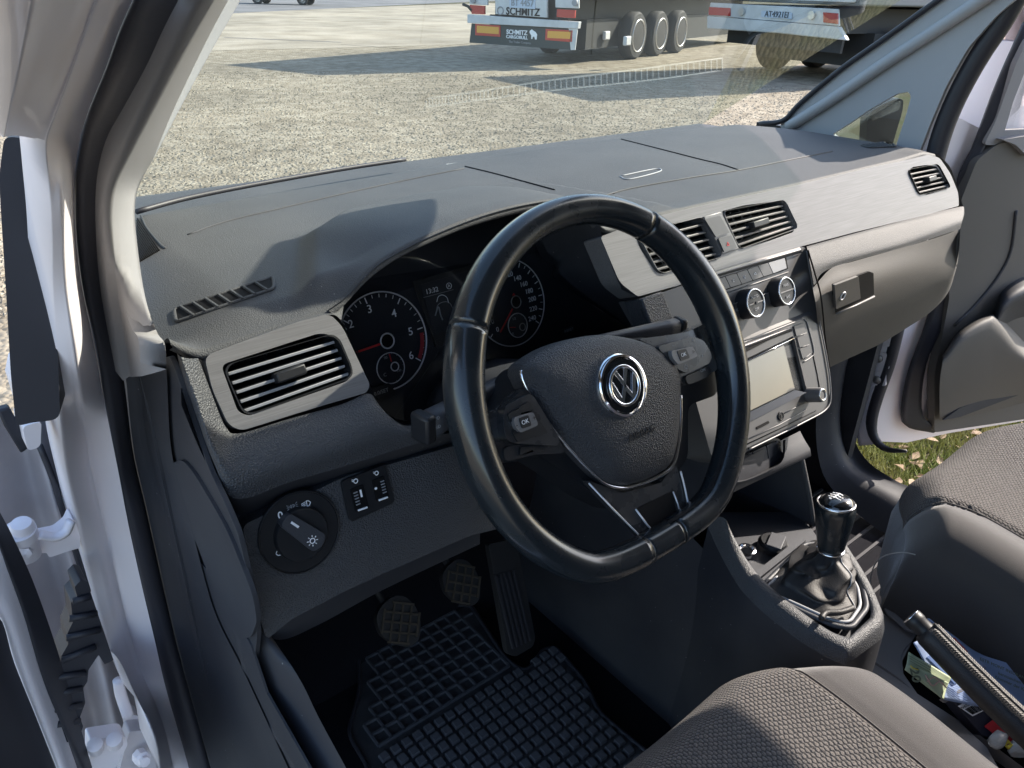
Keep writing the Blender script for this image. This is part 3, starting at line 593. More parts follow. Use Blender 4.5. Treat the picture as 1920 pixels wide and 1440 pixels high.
pp('mirror_glass',[(1632,216),(1654,202),(1684,189),(1690,190),(1687,205),(1634,228)],pl((1.42,.42,0),(-.6,-1,0)),.003,M['mirror'],pd,off=.002,r=.006,bev=.0005)
pp('mirror_mount',[(1770,138),(1808,138),(1782,205),(1748,250),(1738,245),(1752,190)],pl((1.24,.3,0),(-.5,-1,.6)),.04,M['paint'],pd,r=.006,bev=.006)

box('footwell_wall',(1.075,.44,-.36),(.012,0,0),(0,.23,0),(0,0,.37),M['side'],van)
box('footwell_wall',(-.345,.46,-.36),(.012,0,0),(0,.22,0),(0,0,.40),M['side'],van)

mc_=V((.262,.156,.412)); mw_=V((.058,.078,.0)); mh_=V((.0,.0,.042)); mn_=V((.8,-.6,.0))  # unseen mirror, added and turned to throw the shadow on the instrument hood
rv=plate('hood_shadow_mirror',rnd([mc_-mw_-mh_,mc_+mw_-mh_,mc_+mw_+mh_,mc_-mw_+mh_],.02),mn_,.03,M['black'],van,bev=.008)
plate('mirror_glass',rnd([mc_+mn_*.001-mw_*.94-mh_*.9,mc_+mn_*.001+mw_*.94-mh_*.9,mc_+mn_*.001+mw_*.94+mh_*.9,mc_+mn_*.001-mw_*.94+mh_*.9],.015),mn_,.002,M['chrome2'],rv,bev=.0005)  # glass of the added shadow mirror
tube('shadow_mirror_stem',[V((.27,.16,.43)),V((.31,.13,.47)),V((.36,.08,.51))],.01,M['black'],van,8)
box('fender',(1.16,.57,-.36),(.03,.0,0),(0,.30,0),(0,0,.37),M['paint'],van,bev=.02)
box('reflection_blocker',(1.135,.545,.02),(.008,0,0),(0,.09,0),(0,0,.05),M['black'],van)  # unseen black box added to block grass reflections in the windscreen
# ================================================================ DASHBOARD
dash=thing('dashboard',(.38,.3,0),'dark grey dashboard with brushed silver trim across the front of the van','dashboard')
FA=pl((0,.13,.03),(0,-1,.45))
fn=FA[1]; fu=V((0,.45,1)).normalized(); ex=V((1,0,0))
def interp(tab,x):
    if x<=tab[0][0]: return tab[0][1]
    for (a,b),(c,d) in zip(tab,tab[1:]):
        if x<=c: return b+(d-b)*(x-a)/(c-a)
    return tab[-1][1]
# front lip of the soft top, traced on the fascia plane
lip_px=[(322,640),(345,652),(380,664),(440,644),(500,624),(560,604),(612,586),(632,574),(650,558),(672,531),(700,505),(735,480),(775,458),(820,438),(870,417),(925,399),(975,386),(1020,378),(1055,374),(1085,374),(1105,386),(1120,404),(1132,424),(1150,428),(1180,418),(1230,404),(1320,384),(1400,367),(1480,350),(1560,331),(1640,312),(1700,298),(1738,286),(1760,290)]
lipW=WW(lip_px,FA,.004)
lip=[(p.x,p.z) for p in lipW]; lip=[lip[0]]+[q for i,q in enumerate(lip[1:],1) if q[0]>lip[i-1][0]]
# smooth the lip table
xs=[lip[0][0]+(lip[-1][0]-lip[0][0])*i/240 for i in range(241)]
zl=[interp(lip,x) for x in xs]
for _ in range(2): zl=[zl[0]]+[(zl[i-1]+2*zl[i]+zl[i+1])/4 for i in range(1,240)]+[zl[-1]]
xr0,xr1=xs[0],xs[-1]
back=[(-.40,.46),(-.29,.49),(-.25,.548),(0,.585),(.38,.600),(.8,.590),(.98,.565),(1.02,.50),(1.07,.40),(1.10,.28)]
def base(x,y):
    z=.088+.008*min(1,max(0,(x-.1)/.3))
    if y>.40: z-=.012*((y-.40)/.2)**1.5
    # shallow tray line in the middle
    if x>.94: z-=.35*(x-.94)**2*4
    if x<-.27: z-=.9*(-.27-x)**1.5
    return z
def sm(t): t=max(0,min(1,t)); return t*t*(3-2*t)
YB=[(-.26,.14),(-.212,.225),(-.148,.352),(-.08,.388),(.03,.41),(.19,.41),(.225,.36),(.25,.27),(.275,.15)]
tabz=list(zip(xs,zl))
def ztop(x,y):
    z_l=interp(tabz,x); yl=.13+.45*(z_l-.03); b=base(x,y); dz=z_l-base(x,yl); d=y-yl
    yb=interp(YB,x) if -.26<x<.275 else 0; st=sm((yb-y)/(.024+.034*sm((-.06-x)/.08))) if yb>yl else 0
    A_=.015-.007*sm((x+.19)/.17)
    if dz<0.006: return b+dz*(1-sm(d/.035))+A_*st*sm(d/.03)
    f=max(0,min(1,(yb-y)/max(.02,yb-yl))); k=sm((dz-.006)/.03)
    hood=st*(A_+max(0,dz-A_)*f**1.15+.009*math.sin(math.pi*f))
    return b+hood*k+(1-k)*(dz*(1-sm(d/.035))+A_*st*sm(d/.03))+ (dz*(1-sm(d/.05))-hood*(1-sm(d/.05)))*k
rows=[];NY=90
for i,x in enumerate(xs):
    z_l=zl[i]; yl=.13+.45*(z_l-.03)-.004; yb=interp(back,x); r=[]
    r.append(V((x,yl+.012,z_l-.012))); r.append(V((x,yl+.001,z_l-.006))); 
    for j in range(NY):
        t=(j/(NY-1))**1.25; y=yl+.0045+(yb-yl)*t; z=ztop(x,y)
        if j==0: z-=.0028
        if j==1: z-=.0006
        r.append(V((x,y,z)))
    r.append(V((x,yb+.02,r[-1].z-.03)))
    rows.append(r)
vs,fs=gridmesh(rows); xsn=None; top=mk('top_pad',vs,[f[::-1] for f in fs],M['dash'],dash,smooth=True)
def TOP(px,py,off=0.0):
    """hit the top surface"""
    d=ray(px,py); lo,hi=.0003,.0012; 
    t=lo
    for i in range(400):
        p=CAM+d*t
        if p.y>.1 and p.z<ztop(p.x,p.y)+off: break
        t+=.000003
    for i in range(20):
        t2=t-.000003*(.5**i)
        p=CAM+d*t2
        if p.z<ztop(p.x,p.y)+off: t=t2
    return CAM+d*t
def groove(name,px,m=None,wd=.0011,off=.0003,n=30):
    tube(name,[TOP(p[0],p[1],off) for p in spl([V((a,b,0)) for a,b in px],n)],wd,m or M['side'],dash,6)
groove('moulding_line',[(352,440),(420,416),(520,392),(640,364),(760,338),(870,316)])
groove('panel_seam',[(872,312),(930,326),(985,341),(1040,356)],M['void'],.0012)
groove('panel_seam',[(1165,261),(1240,280),(1310,298),(1352,308),(1386,319)],M['void'],.0012)
groove('panel_seam',[(1130,368),(1180,354),(1290,334),(1386,319),(1480,300),(1560,284)],M['side'],.0012)
groove('finger_slot',[(1162,331),(1180,336),(1236,322),(1228,317),(1164,330)],M['dim'],.0011,n=40)
# ribbed speaker vent in the corner by the pillar
for k in range(13):
    e_=(82.3-6*k)/86.4
    tube('speaker_rib',[TOP(258+42*e_*t,410+6*k+62*e_*t,.0008) for t in (0,.35,.7,1)],.0011,M['void'],dash,6)
tube('glass_foot_seal',W3([(256,397,.074),(340,374,.074),(440,353,.074),(560,331,.073),(660,314,.072),(760,299,.071)]),.0035,M['rubber'],dash,8,smoothpath=30)
groove('speaker_edge',[(264,404),(275,428),(300,458),(310,466)],M['side'],.0014)
# side window demister, left: frame, dark slot and slanted bars
def demist(cn,n,slant,name='demister_vent'):
    Q=[V((a,b,0)) for a,b in cn]; T=lambda q,o:TOP(q.x,q.y,o)
    up_=[Q[0].lerp(Q[1],i/24) for i in range(25)]; dn_=[Q[3].lerp(Q[2],i/24) for i in range(25)]
    loop=rnd(up_[::24]+dn_[::-24],7,4); lp2=[]
    for a,b in zip(loop,loop[1:]+loop[:1]): lp2+=[a.lerp(b,k/8) for k in range(8)]
    fr=tube(name,[T(q,.0008) for q in lp2],.0018,M['dash'],dash,8,closed=True)
    vs,fs=gridmesh([[T(q,.0012) for q in up_],[T(q,.0012) for q in dn_]]); mk('duct',vs,fs,M['void'],fr)
    no=V((0,0,1))
    for i in range(1,n):
        a=T(Q[0].lerp(Q[1],(i-slant*.5)/n),.0014); b=T(Q[3].lerp(Q[2],(i+slant*.5)/n),.0014)
        box('bar',(a+b)/2+no*.0006,(b-a)/2,no.cross(b-a).normalized()*.0010,no*.0012,M['dash'],fr,bev=.0003)
demist([(326,580),(512,519),(514,541),(330,604)],8,.9)
demist([(1612,272),(1668,266),(1682,275),(1630,277)],9,.3)
# defroster grille in the gutter at the foot of the windscreen
def REF(px,py,z):
    g=W(px,py,GLP); d=(g-CAM).normalized(); n=GLP[1]; r=d-n*2*d.dot(n); return g+r*((z-g.z)/r.z)
GZ2=.052
upx=[(800,195),(860,187),(930,176),(1035,159),(1140,144),(1245,127),(1350,109)]; dnx=[(800,210),(860,202),(930,193),(1035,178),(1140,165),(1245,150),(1350,131)]
ua=spl([REF(a,b,GZ2) for a,b in upx],60); da=spl([REF(a,b,GZ2) for a,b in dnx],60)
gy0=min(p.y for p in ua+da); gutter=mk('gutter',[V((-.30,.585,.058)),V((1.13,.585,.052)),V((1.13,.80,.044)),V((-.30,.80,.044))],[(0,1,2,3)],M['dash'],dash)
zz=lambda p,o=0:V((p.x,p.y,GZ2+.006+o))
dg=tube('defroster_grille',[zz(p) for p in ua]+[zz(p) for p in da[::-1]],.0022,M['gridbar'],dash,8,closed=True)
vs,fs=gridmesh([[zz(p,-.001) for p in ua],[zz(p,-.001) for p in da]]); mk('duct',vs,fs,M['void'],dg)
for i in range(1,60): box('bar',(zz(ua[i])+zz(da[i]))/2,(zz(ua[i])-zz(da[i]))/2,V((.0011,0,0)),V((0,0,.0022)),M['gridbar'],dg)
# ---------------- fascia: silver trims and vents
def vent(name,q,nsl,m_frame,handle=.45,dark=.03,slat=M['black'],edge=M['silver'],fw=.004,label=None,tilt=.0035):
    """q: TL,TR,BR,BL pixel corners on the fascia"""
    c=WW(q,FA,.0); 
    fr=plate(name,rnd([p+(p-(c[0]+c[2])/2).normalized()*fw for p in c],.012),fn,.012,m_frame,dash,[rnd(c,.010)],bev=.0012,label=label)
    fr.location+=fn*.0035
    b=[p-fn*dark for p in c]; o=plate('duct',[p+(p-(c[0]+c[2])/2)*.05 for p in b],fn,.003,M['void'],fr)
    vs=[];k=len(rnd(c,.01)); rr=rnd(c,.01); vs=[p-fn*.008 for p in rr]+[p-fn*dark for p in rr]; mk('duct_wall',vs,[(i,(i+1)%k,(i+1)%k+k,i+k) for i in range(k)],M['black'],fr)
    L_=lambda u,v:(c[0]*(1-u)+c[1]*u)*(1-v)+(c[3]*(1-u)+c[2]*u)*v
    for i in range(nsl):
        v=(i+.75)/(nsl+.5); A_=L_(.025,v); B_=L_(.975,v); d=(B_-A_).normalized(); nn=fn.cross(d).normalized()
        mid=(A_+B_)/2-fn*.009
        dirn=(fn*1.0+nn*-.25).normalized()
        bl=box('slat',mid,(B_-A_)/2,dirn*.0075,dirn.cross(d).normalized()*.0009,slat,fr,bev=.0006)
        ed=box('slat_edge',mid+dirn*.0078,(B_-A_)/2*.985,dirn*.0008,dirn.cross(d).normalized()*.0013,edge,fr,bev=.0005)
    for i in range(6):
        u=(i+1)/7; A_=L_(u,.04)-fn*.022; B_=L_(u,.96)-fn*.022; box('vane',(A_+B_)/2,(B_-A_)/2,fn*.005,ex*.0006,M['black'],fr)
    u=handle; A_=L_(u-.12,.52); B_=L_(u+.14,.50); d=(B_-A_).normalized(); nn=fn.cross(d).normalized()
    box('vent_tab',(A_+B_)/2+fn*.001,(B_-A_)/2,nn*.0045,fn*.007,M['black'] if m_frame!=M['silver2'] else M['fascia'],fr,bev=.0015)
    return fr
M['silver2']=M['fascia']
M['slatlit']=mat('sunlit vent slat',(.30,.30,.30),.38,.3)  # sunlight painted into the centre vent slats, the other vents stay black
bz=[(383,668),(430,650),(560,603),(618,588),(642,612),(694,722),(688,736),(600,762),(452,808),(428,796),(398,730)]
hole=[(414,684),(600,624),(636,632),(662,692),(654,714),(464,780),(446,772)]
tr=pp('silver_surround',bz,FA,.02,M['silver'],dash,off=.003,r=.007,holes=[hole],hr=.006,bev=.0014)
q=[(414,686),(628,624),(664,706),(456,782)]
vent('air_vent',q,5,M['black'],.47,.032,M['black'],M['dim'],fw=-.001,label='round cornered vent beside the driver window')
# textured roll around the left vent
loft('vent_roll',[WW([(326,648),(352,668),(372,676),(385,668),(440,650),(560,606),(620,590),(640,600)],FA,.002)[0:8],WW([(318,645),(346,672),(366,690),(376,672),(436,642),(556,596),(618,580),(645,570)],FA,-.004)],M['dash'],dash,nu=40,nv=5,mode='spl')
roll=[WW([(372,672),(396,730),(424,800),(450,812),(540,786),(640,758),(692,738),(712,768)],FA,.001),
      WW([(352,672),(380,745),(412,830),(455,842),(545,815),(640,788),(700,764),(745,792)],FA,.012),
      WW([(338,668),(368,750),(404,850),(448,895),(550,865),(650,835),(720,810),(790,815)],FA,.017),
      WW([(332,662),(362,760),(402,870),(442,935),(550,902),(660,870),(760,838),(850,812)],FA,.009)]
loft('knee_roll',roll,M['dashfront'],dash,nu=50,nv=24,mode='spl')
SWP=pl((-.30,.090,-.08),(0,-1,.30))
under=[roll[3],WW([(338,700),(370,800),(412,900),(450,968),(560,932),(670,896),(780,862),(870,832)],SWP,-.02),WW([(340,760),(378,850),(425,940),(470,1000),(570,955),(660,905),(780,870),(880,845)],SWP,.0)]
loft('knee_recess',under,M['side'],dash,nu=50,nv=14,mode='spl')
# driver side lower panel with light switch
lowp=[(420,935),(470,1000),(560,955),(650,905),(740,880),(880,842),(900,905),(870,985),(640,1105),(545,1160),(505,1190),(480,1230),(466,1160),(452,1050)]
pp('knee_panel',[(455,985),(560,935),(650,892),(740,868),(900,822),(960,985),(880,1005),(720,1075),(640,1112),(545,1162),(500,1200),(478,1130)],SWP,.02,M['dashfront'],dash,r=.006,bev=.003)
loft('knee_panel_lower',[WW([(470,1120),(520,1165),(600,1130),(720,1070),(900,990)],SWP,.0),WW([(470,1160),(520,1200),(600,1170),(720,1105),(900,1020)],SWP,-.03)],M['side'],dash,nu=20,nv=4,mode='spl')
# side end cap with the fuse cover
pp('dash_side',[(296,700),(306,672),(318,668),(328,690),(354,772),(392,880),(424,948),(446,1000),(474,1115),(482,1190),(476,1250),(448,1330),(400,1180),(350,1020),(310,850)],PX(-.3490),.004,M['side'],dash,r=.006,bev=.003)
fc=pp('fuse_cover',[(322,868),(342,862),(362,885),(398,945),(428,1000),(452,1060),(474,1115),(482,1165),(470,1196),(448,1196),(420,1150),(380,1050),(345,960)],PX(-.3520),.004,M['side'],dash,r=.012,bev=.0015)
pp('side_filler',[(360,1040),(400,1080),(470,1210),(500,1300),(600,1475),(470,1475),(410,1280),(370,1150)],PX(-.3505),.002,M['side'],dash,bev=0)
lp=loft('footwell_side',[A([(400,1020),(440,1190),(470,1300),(560,1460)],-.352),W3([(500,1180,-.33),(560,1270,-.33),(600,1350,-.33),(660,1460,-.33)],'x')],M['side'],dash,nu=20,nv=5,mode='spl')
# light switch
sw=disc('light_switch',W(563,998,SWP,.003),SWP[1],.0365,.006,M['black'],dash,56,.0015)
ringt('rim',W(563,998,SWP,.003),SWP[1],.0362,.0007,M['black'],sw,64)
kn=lathe('knob_base',W(563,1000,SWP,.003),SWP[1],[(.024,0),(.0235,.005),(.0225,.006),(0,.006)],M['black'],sw,40)
kd=(W(604,1022,SWP,.018)-W(535,975,SWP,.018)); kc=W(569,998,SWP,.013); u_=kd.normalized(); v_=SWP[1].cross(u_)
kb=plate('knob_grip',rnd([kc-kd*.5-v_*.0065,kc-kd*.5+v_*.0065,kc+kd*.45+v_*.009,kc+kd*.55-v_*.000,kc+kd*.45-v_*.009],.004),SWP[1],.012,M['hard'],sw,bev=.0022,seg=3)
box('pointer',W(553,984,SWP,.0135),u_*.0042,v_*.0010,SWP[1]*.0003,M['white'],sw)
cs_=W(586,1014,SWP,.0137); ringt('sun_symbol',cs_,SWP[1],.0022,.0005,M['white'],sw,20,6)
mbx=MB()
for i in range(8):
    t_=i*math.pi/4; d=(u_*math.cos(t_)+v_*math.sin(t_)); mbx.seg(cs_+d*.0034,cs_+d*.0050,SWP[1],.0007,.0003)
mbx.build('sun_rays',M['white'],sw)
su=V((0,.30,1)).normalized()
text('numeral','0',W(526,967,SWP,.0037),ex,su,.0095,M['white'],sw,bold=.01)
def symb(name,px,py,P,kind,s,par,m=None):
    m=m or M['white']; c=W(px,py,P); n=P[1]; x=ex; y=n.cross(x); b=MB(); pt=lambda a,b_:c+x*a*s+y*b_*s
    if kind=='beam':
        b.stroke([pt(.1,-.5),pt(.1,.5),pt(.5,.4),pt(.8,0),pt(.5,-.4),pt(.1,-.5)],n,s*.14,.0003)
        for k in (-.4,-.13,.13,.4): b.seg(pt(-.1,k),pt(-.8,k-.15),n,s*.12,.0003)
    if kind=='park':
        for sg in (-1,1):
            b.stroke([pt(.15*sg,-.3),pt(.15*sg,.3),pt(.5*sg,0),pt(.15*sg,-.3)],n,s*.12,.0003)
            for k in (-.45,0,.45): b.seg(pt(.65*sg,k*.5),pt(1.0*sg,k),n,s*.1,.0003)
    if kind=='fog':
        b.stroke([pt(-.1,-.5),pt(-.1,.5),pt(-.5,.4),pt(-.8,0),pt(-.5,-.4),pt(-.1,-.5)],n,s*.14,.0003)
        for k in (-.3,0,.3): b.seg(pt(.1,k),pt(.8,k),n,s*.12,.0003)
        b.seg(pt(.4,-.55),pt(.5,.55),n,s*.1,.0003)
    if kind=='bulb':
        b.stroke([pt(.5*math.cos(i*.7),.5*math.sin(i*.7)) for i in range(-2,8)],n,s*.2,.0003)
        for k in (0,.35): b.seg(pt(-.9,.6-k),pt(-.4,.4-k),n,s*.15,.0003)
    if kind=='vane':
        b.stroke([pt(-.6,.6),pt(-.1,-.4),pt(.3,-.4)],n,s*.16,.0003); b.seg(pt(.1,.3),pt(.5,.6),n,s*.16,.0003)
    if kind=='car':
        b.stroke([pt(-.8,-.3),pt(-.5,.2),pt(0,.4),pt(.5,.2),pt(.8,-.3),pt(-.8,-.3)],n,s*.14,.0003)
    if kind=='tri':
        b.stroke([pt(-.6,-.5),pt(0,.55),pt(.6,-.5),pt(-.6,-.5)],n,s*.18,.0003)
    return b.build(name,m,par)
SP2=(SWP[0]+SWP[1]*.0036,SWP[1])
symb('lamp_symbol',548,949,SP2,'park',.0048,sw,M['dim']); symb('lamp_symbol',574,945,SP2,'beam',.0052,sw); symb('lamp_symbol',526,1035,SP2,'fog',.0052,sw)
# dimmer wheels
dm=pp('dimmer_panel',[(640,903),(722,871),(740,938),(736,944),(662,978),(656,975)],SWP,.006,M['black'],dash,off=.004,r=.004,bev=.0012)
for q,s_ in (([(657,918),(681,908),(692,951),(667,960)],'bulb'),([(698,901),(720,892),(730,932),(706,941)],'fog')):
    wl=pp('wheel_slot',q,SWP,.0015,M['void'],dm,off=.0052,r=.001,bev=.0002)
    c0=WW(q,SWP,.0055); ctr=sum(c0,V((0,0,0)))/4
    for k in range(5):
        t_=.2+k*.13; A_=c0[0].lerp(c0[3],t_).lerp(c0[1].lerp(c0[2],t_),.15 if s_=='bulb' else .6); B_=A_+(c0[1]-c0[0])*.3
        box('tread',(A_+B_)/2,(B_-A_)/2,su*.0004,SWP[1]*.0008,M['dim'],dm)
    A_=c0[3].lerp(c0[2],.15)+SWP[1]*.001; B_=c0[3].lerp(c0[2],.85)+SWP[1]*.001; box('tread_edge',(A_+B_)/2+su*.001,(B_-A_)/2,su*.0008,SWP[1]*.0008,M['white'],dm,bev=.0003)
SP3=(SWP[0]+SWP[1]*.0048,SWP[1])
symb('lamp_symbol',667,902,SP3,'bulb',.0040,dm); symb('lamp_symbol',706,887,SP3,'bulb',.0036,dm)
disc('dot',W(705,916,SWP,.0066),SWP[1],.0013,.0004,M['white'],dm,12,0)
box('lever_mark',W(677,925,SWP,.0064),ex*.0008,su*.0035,SWP[1]*.0004,M['white'],dm)
# ---------------- instrument cluster
CL=pl((0,.25,-.01),(0,-1,.35)); cn=CL[1]; cu=V((0,.35,1)).normalized()
opening=[(614,582),(640,600),(660,650),(694,722),(703,748),(722,772),(756,789),(800,778),(870,745),(940,710),(1020,682),(1100,655),(1180,632),(1216,618),(1205,590),(1196,557),(1162,530),(1128,440),(1118,404),(1100,382),(1080,374),(1020,378),(925,399),(820,438),(735,480),(700,505),(650,558)]
o1=WW(opening,FA,.001); o2=[]
for p in o1:
    t_=(CL[0]-p).dot(cn)/V((0,1,0)).dot(cn); q_=p+V((0,1,0))*t_; o2.append(q_)

o2=[W(opening[i][0]-10,opening[i][1]+6,CL,.001) if i<3 else (W(opening[i][0]-4,opening[i][1]+22,CL,.001) if i<14 else o2[i]+V((-.006,0,0)) if i<18 else o2[i]+V((0,0,-.034))) for i in range(len(o2))]
clu=plate('instrument_cluster',[p+(p-sum(o2,V((0,0,0)))/len(o2)).normalized()*.003 for p in o2],cn,.004,M['gface'],dash,bev=0); clu.location-=cn*.004
N_=90; c1=arc(o1,N_,True); c2=arc(o2,N_,True); rows=[[a.lerp(b,t) for a,b in zip(c1,c2)] for t in (0,.06,.3,.65,1)]
vs,fs=gridmesh(rows,True); mk('cluster_shroud',vs,fs,M['side'],dash,smooth=True)
up_cl=cu
def gauge(cpx,R_,ticks,a0,a1,par,m=M['white'],ring=True,inner=0,th=.0006):
    c=W(*cpx,CL,.0)
    if ring: ringt('dial_ring',c+cn*.001,cn,R_,th,M['edge'],par,72,6)
    b=MB()
    for i in range(ticks+1 if ticks else 0):
        t_=math.radians(a0+(a1-a0)*i/ticks); d=ex*math.cos(t_)+cu*math.sin(t_); big=inner and i%inner==0
        b.seg(c+d*R_*(.86 if big else .91),c+d*R_*.975,cn,.0011 if big else .0006,.0003)
    if ticks: b.build('tick_marks',m,par)
    return c
tc_=(719,640); g1=gauge(tc_,.0545,0,0,0,clu,th=.0009)
hub=W(724,639,CL)
def ticks_px(c,R_,lst,n,par,m,sub):
    pass
# rev counter: angles measured from the printed figures
def ang(c,px,py): p=W(px,py,CL)-c; return math.degrees(math.atan2(p.dot(cu),p.dot(ex)))
g1c=W(*tc_,CL)
nums=[('2',658,608),('3',693,580),('4',739,588),('5',770,622),('6',771,667)]
for s,px,py in nums: text('numeral',s,W(px,py,CL,.0008),ex,cu,.0125,M['white'],clu,bold=.004)
an=[ang(g1c,px,py) for s,px,py in nums]
b=MB()
for i in range(-2,len(an)-1):
    a0=an[max(0,i)]; a1=an[max(0,i)+1]; st=(a1-a0)
    base_=an[0]+(i*(an[1]-an[0]) if i<0 else 0) if i<0 else a0
    for k in range(5):
        t_=math.radians(base_+st*k/5); d=ex*math.cos(t_)+cu*math.sin(t_); b.seg(g1c+d*.0545*(.83 if k==0 else .89),g1c+d*.0545*.96,cn,.0012 if k==0 else .0007,.0003)
t_=math.radians(an[-1]); d=ex*math.cos(t_)+cu*math.sin(t_); b.seg(g1c+d*.045,g1c+d*.0525,cn,.0012,.0003)
b.build('tick_marks',M['white'],clu)
b=MB(); a0,a1=an[3]-6,an[4]+2
for k in range(8):
    t0=math.radians(a0+(a1-a0)*k/8); t1=math.radians(a0+(a1-a0)*(k+1)/8); P_=[g1c+(ex*math.cos(t)+cu*math.sin(t))*.0545*r for t,r in ((t0,.86),(t0,.95),(t1,.95),(t1,.86))]
    b.add([p+cn*.0004 for p in P_],[(0,1,2,3)])
b.build('red_zone',M['redz'],clu)
ringt('hub_ring',hub+cn*.003,cn,.0082,.0009,M['edge'],clu,36); disc('hub',hub+cn*.003,cn,.0078,.003,M['void'],clu,28,0)
b=MB(); b.seg(W(713,645,CL,.003),W(672,659,CL,.003),cn,.0022,.0010); b.build('needle',M['red'],clu)
g=gauge((732,690),.0172,12,-75,215,clu,M['dim']); g=W(738,687,CL)
ringt('hub_ring',g+cn*.003,cn,.0048,.0007,M['edge'],clu,28); b=MB(); b.seg(W(734,678,CL,.003),W(730,664,CL,.003),cn,.0012,.0006); b.build('needle',M['red'],clu)
text('numeral','90',W(723,671,CL,.0006),ex,cu,.0045,M['dim'],clu); text('numeral','C',W(722,703,CL,.0006),ex,cu,.0055,M['dim'],clu); text('numeral','130',W(748,695,CL,.0006),ex,cu,.004,M['dim'],clu)
# speedometer
sc_=(957,568); g2c=W(*sc_,CL); gauge(sc_,.0535,0,0,0,clu,th=.0008)
nm=[('100',938,517),('120',954,515),('140',970,522),('160',982,533),('180',992,546),('200',998,561),('220',1000,579),('240',998,597)]
for s,px,py in nm: text('numeral',s,W(px,py,CL,.0008),ex,cu,.0085,M['white'],clu,bold=.004)
for s,px,py in (('0',933,618),('10',921,604),('20',912,586),('40',903,560)): text('numeral',s,W(px,py,CL,.0008),ex,cu,.0085,M['white'],clu,bold=.004)
a0=ang(g2c,954,515); a1=ang(g2c,998,597); b=MB()
for i in range(-6,13):
    t_=math.radians(a0+(a1-a0)*i/12); d=ex*math.cos(t_)+cu*math.sin(t_); b.seg(g2c+d*.0535*(.86 if i%2==0 else .90),g2c+d*.0535*.97,cn,.0012 if i%2==0 else .0007,.0003)
for k in range(5):
    t_=math.radians(ang(g2c,912,586)+k*9); d=ex*math.cos(t_)+cu*math.sin(t_); b.seg(g2c+d*.0535*.88,g2c+d*.0535*.97,cn,.0009,.0003)
b.build('tick_marks',M['white'],clu)
hub=W(965,566,CL); ringt('hub_ring',hub+cn*.003,cn,.0074,.0007,M['steel'],clu,36); disc('hub',hub+cn*.003,cn,.007,.003,M['void'],clu,28,0)
b=MB(); b.seg(W(961,579,CL,.003),W(938,623,CL,.003),cn,.0018,.0008); b.build('needle',M['red'],clu)
mk('needle_tail',[W(960,554,CL,.003),W(967,554,CL,.003),W(963,549,CL,.003)],[(0,1,2)],M['red'],clu)
gauge((970,610),.0150,10,-60,215,clu,M['dim']); g=W(977,613,CL); ringt('hub_ring',g+cn*.003,cn,.0045,.0006,M['steel'],clu,28)
b=MB(); b.seg(W(967,614,CL,.003),W(956,614,CL,.003),cn,.0010,.0005); b.build('needle',M['red'],clu); text('numeral','1/2',W(964,598,CL,.0006),ex,cu,.0045,M['dim'],clu); text('numeral','R',W(962,626,CL,.0006),ex,cu,.005,M['dim'],clu)
# centre display
ds=pp('centre_display',[(774,528),(902,492),(940,610),(818,652)],CL,.002,M['black'],clu,off=.001,r=.002,bev=.0004)
sc2=pp('display_glass',[(789,534),(898,502),(925,592),(814,628)],CL,.001,M['gface'],clu,off=.0018,r=.001,bev=0)
text('clock_digits','13:32',W(810,545,CL,.0024),ex,cu,.0080,M['white'],clu)
tube('display_line',WW([(794,558),(850,543)],CL,.002),.0003,M['dim'],clu,6)
ringt('stop_start_symbol',W(842,536,CL,.0022),cn,.0034,.0004,M['white'],clu,20,6); text('numeral','A',W(842,536,CL,.0024),ex,cu,.005,M['white'],clu)
tube('car_symbol',WW([(819,566),(822,556),(830,553),(838,558),(841,568)],CL,.0022),.0004,M['white'],clu,6,smoothpath=16)
tube('car_symbol',WW([(818,585),(821,572),(832,566),(843,568),(850,580)],CL,.0022),.0004,M['dim'],clu,6,smoothpath=16)
tube('car_symbol',WW([(816,592),(822,575),(826,590),(830,600)],CL,.0022),.0008,M['dim'],clu,6,smoothpath=16)
pp('button_plate',[(695,728),(730,718),(742,735),(712,752)],CL,.002,M['black'],clu,off=.004,r=.002); text('lettering','0.0/SET',W(715,735,CL,.0065),ex,cu,.006,M['dim'],clu)
pp('button_plate',[(1050,620),(1078,610),(1084,618),(1056,629)],CL,.003,M['black'],clu,off=.004,r=.002); text('lettering','0.0/SET',W(1067,619,CL,.0075),ex,cu,.0055,M['dim'],clu)
lens=mk('cluster_lens',[p+cn*.016+V((0,-.0,0)) for p in o2],[tuple(range(len(o2)))],M['lens'],dash)
# lit ledge under the cluster
loft('cluster_ledge',[WW([(700,745),(722,772),(758,792),(800,782),(880,745),(950,708),(1030,676),(1100,655),(1180,632),(1250,610)],FA,-.012),WW([(698,755),(718,785),(758,802),(810,790),(885,752),(955,716),(1033,686),(1105,664),(1185,642),(1255,622)],FA,.006),WW([(712,775),(735,800),(770,812),(820,800),(895,765),(965,730),(1040,700),(1110,678),(1190,655),(1260,640)],FA,.008),WW([(720,790),(742,812),(780,820),(835,812),(905,780),(975,745),(1045,715),(1115,692),(1195,668),(1262,652)],FA,-.006)],M['dash'],dash,nu=60,nv=16,mode='spl')
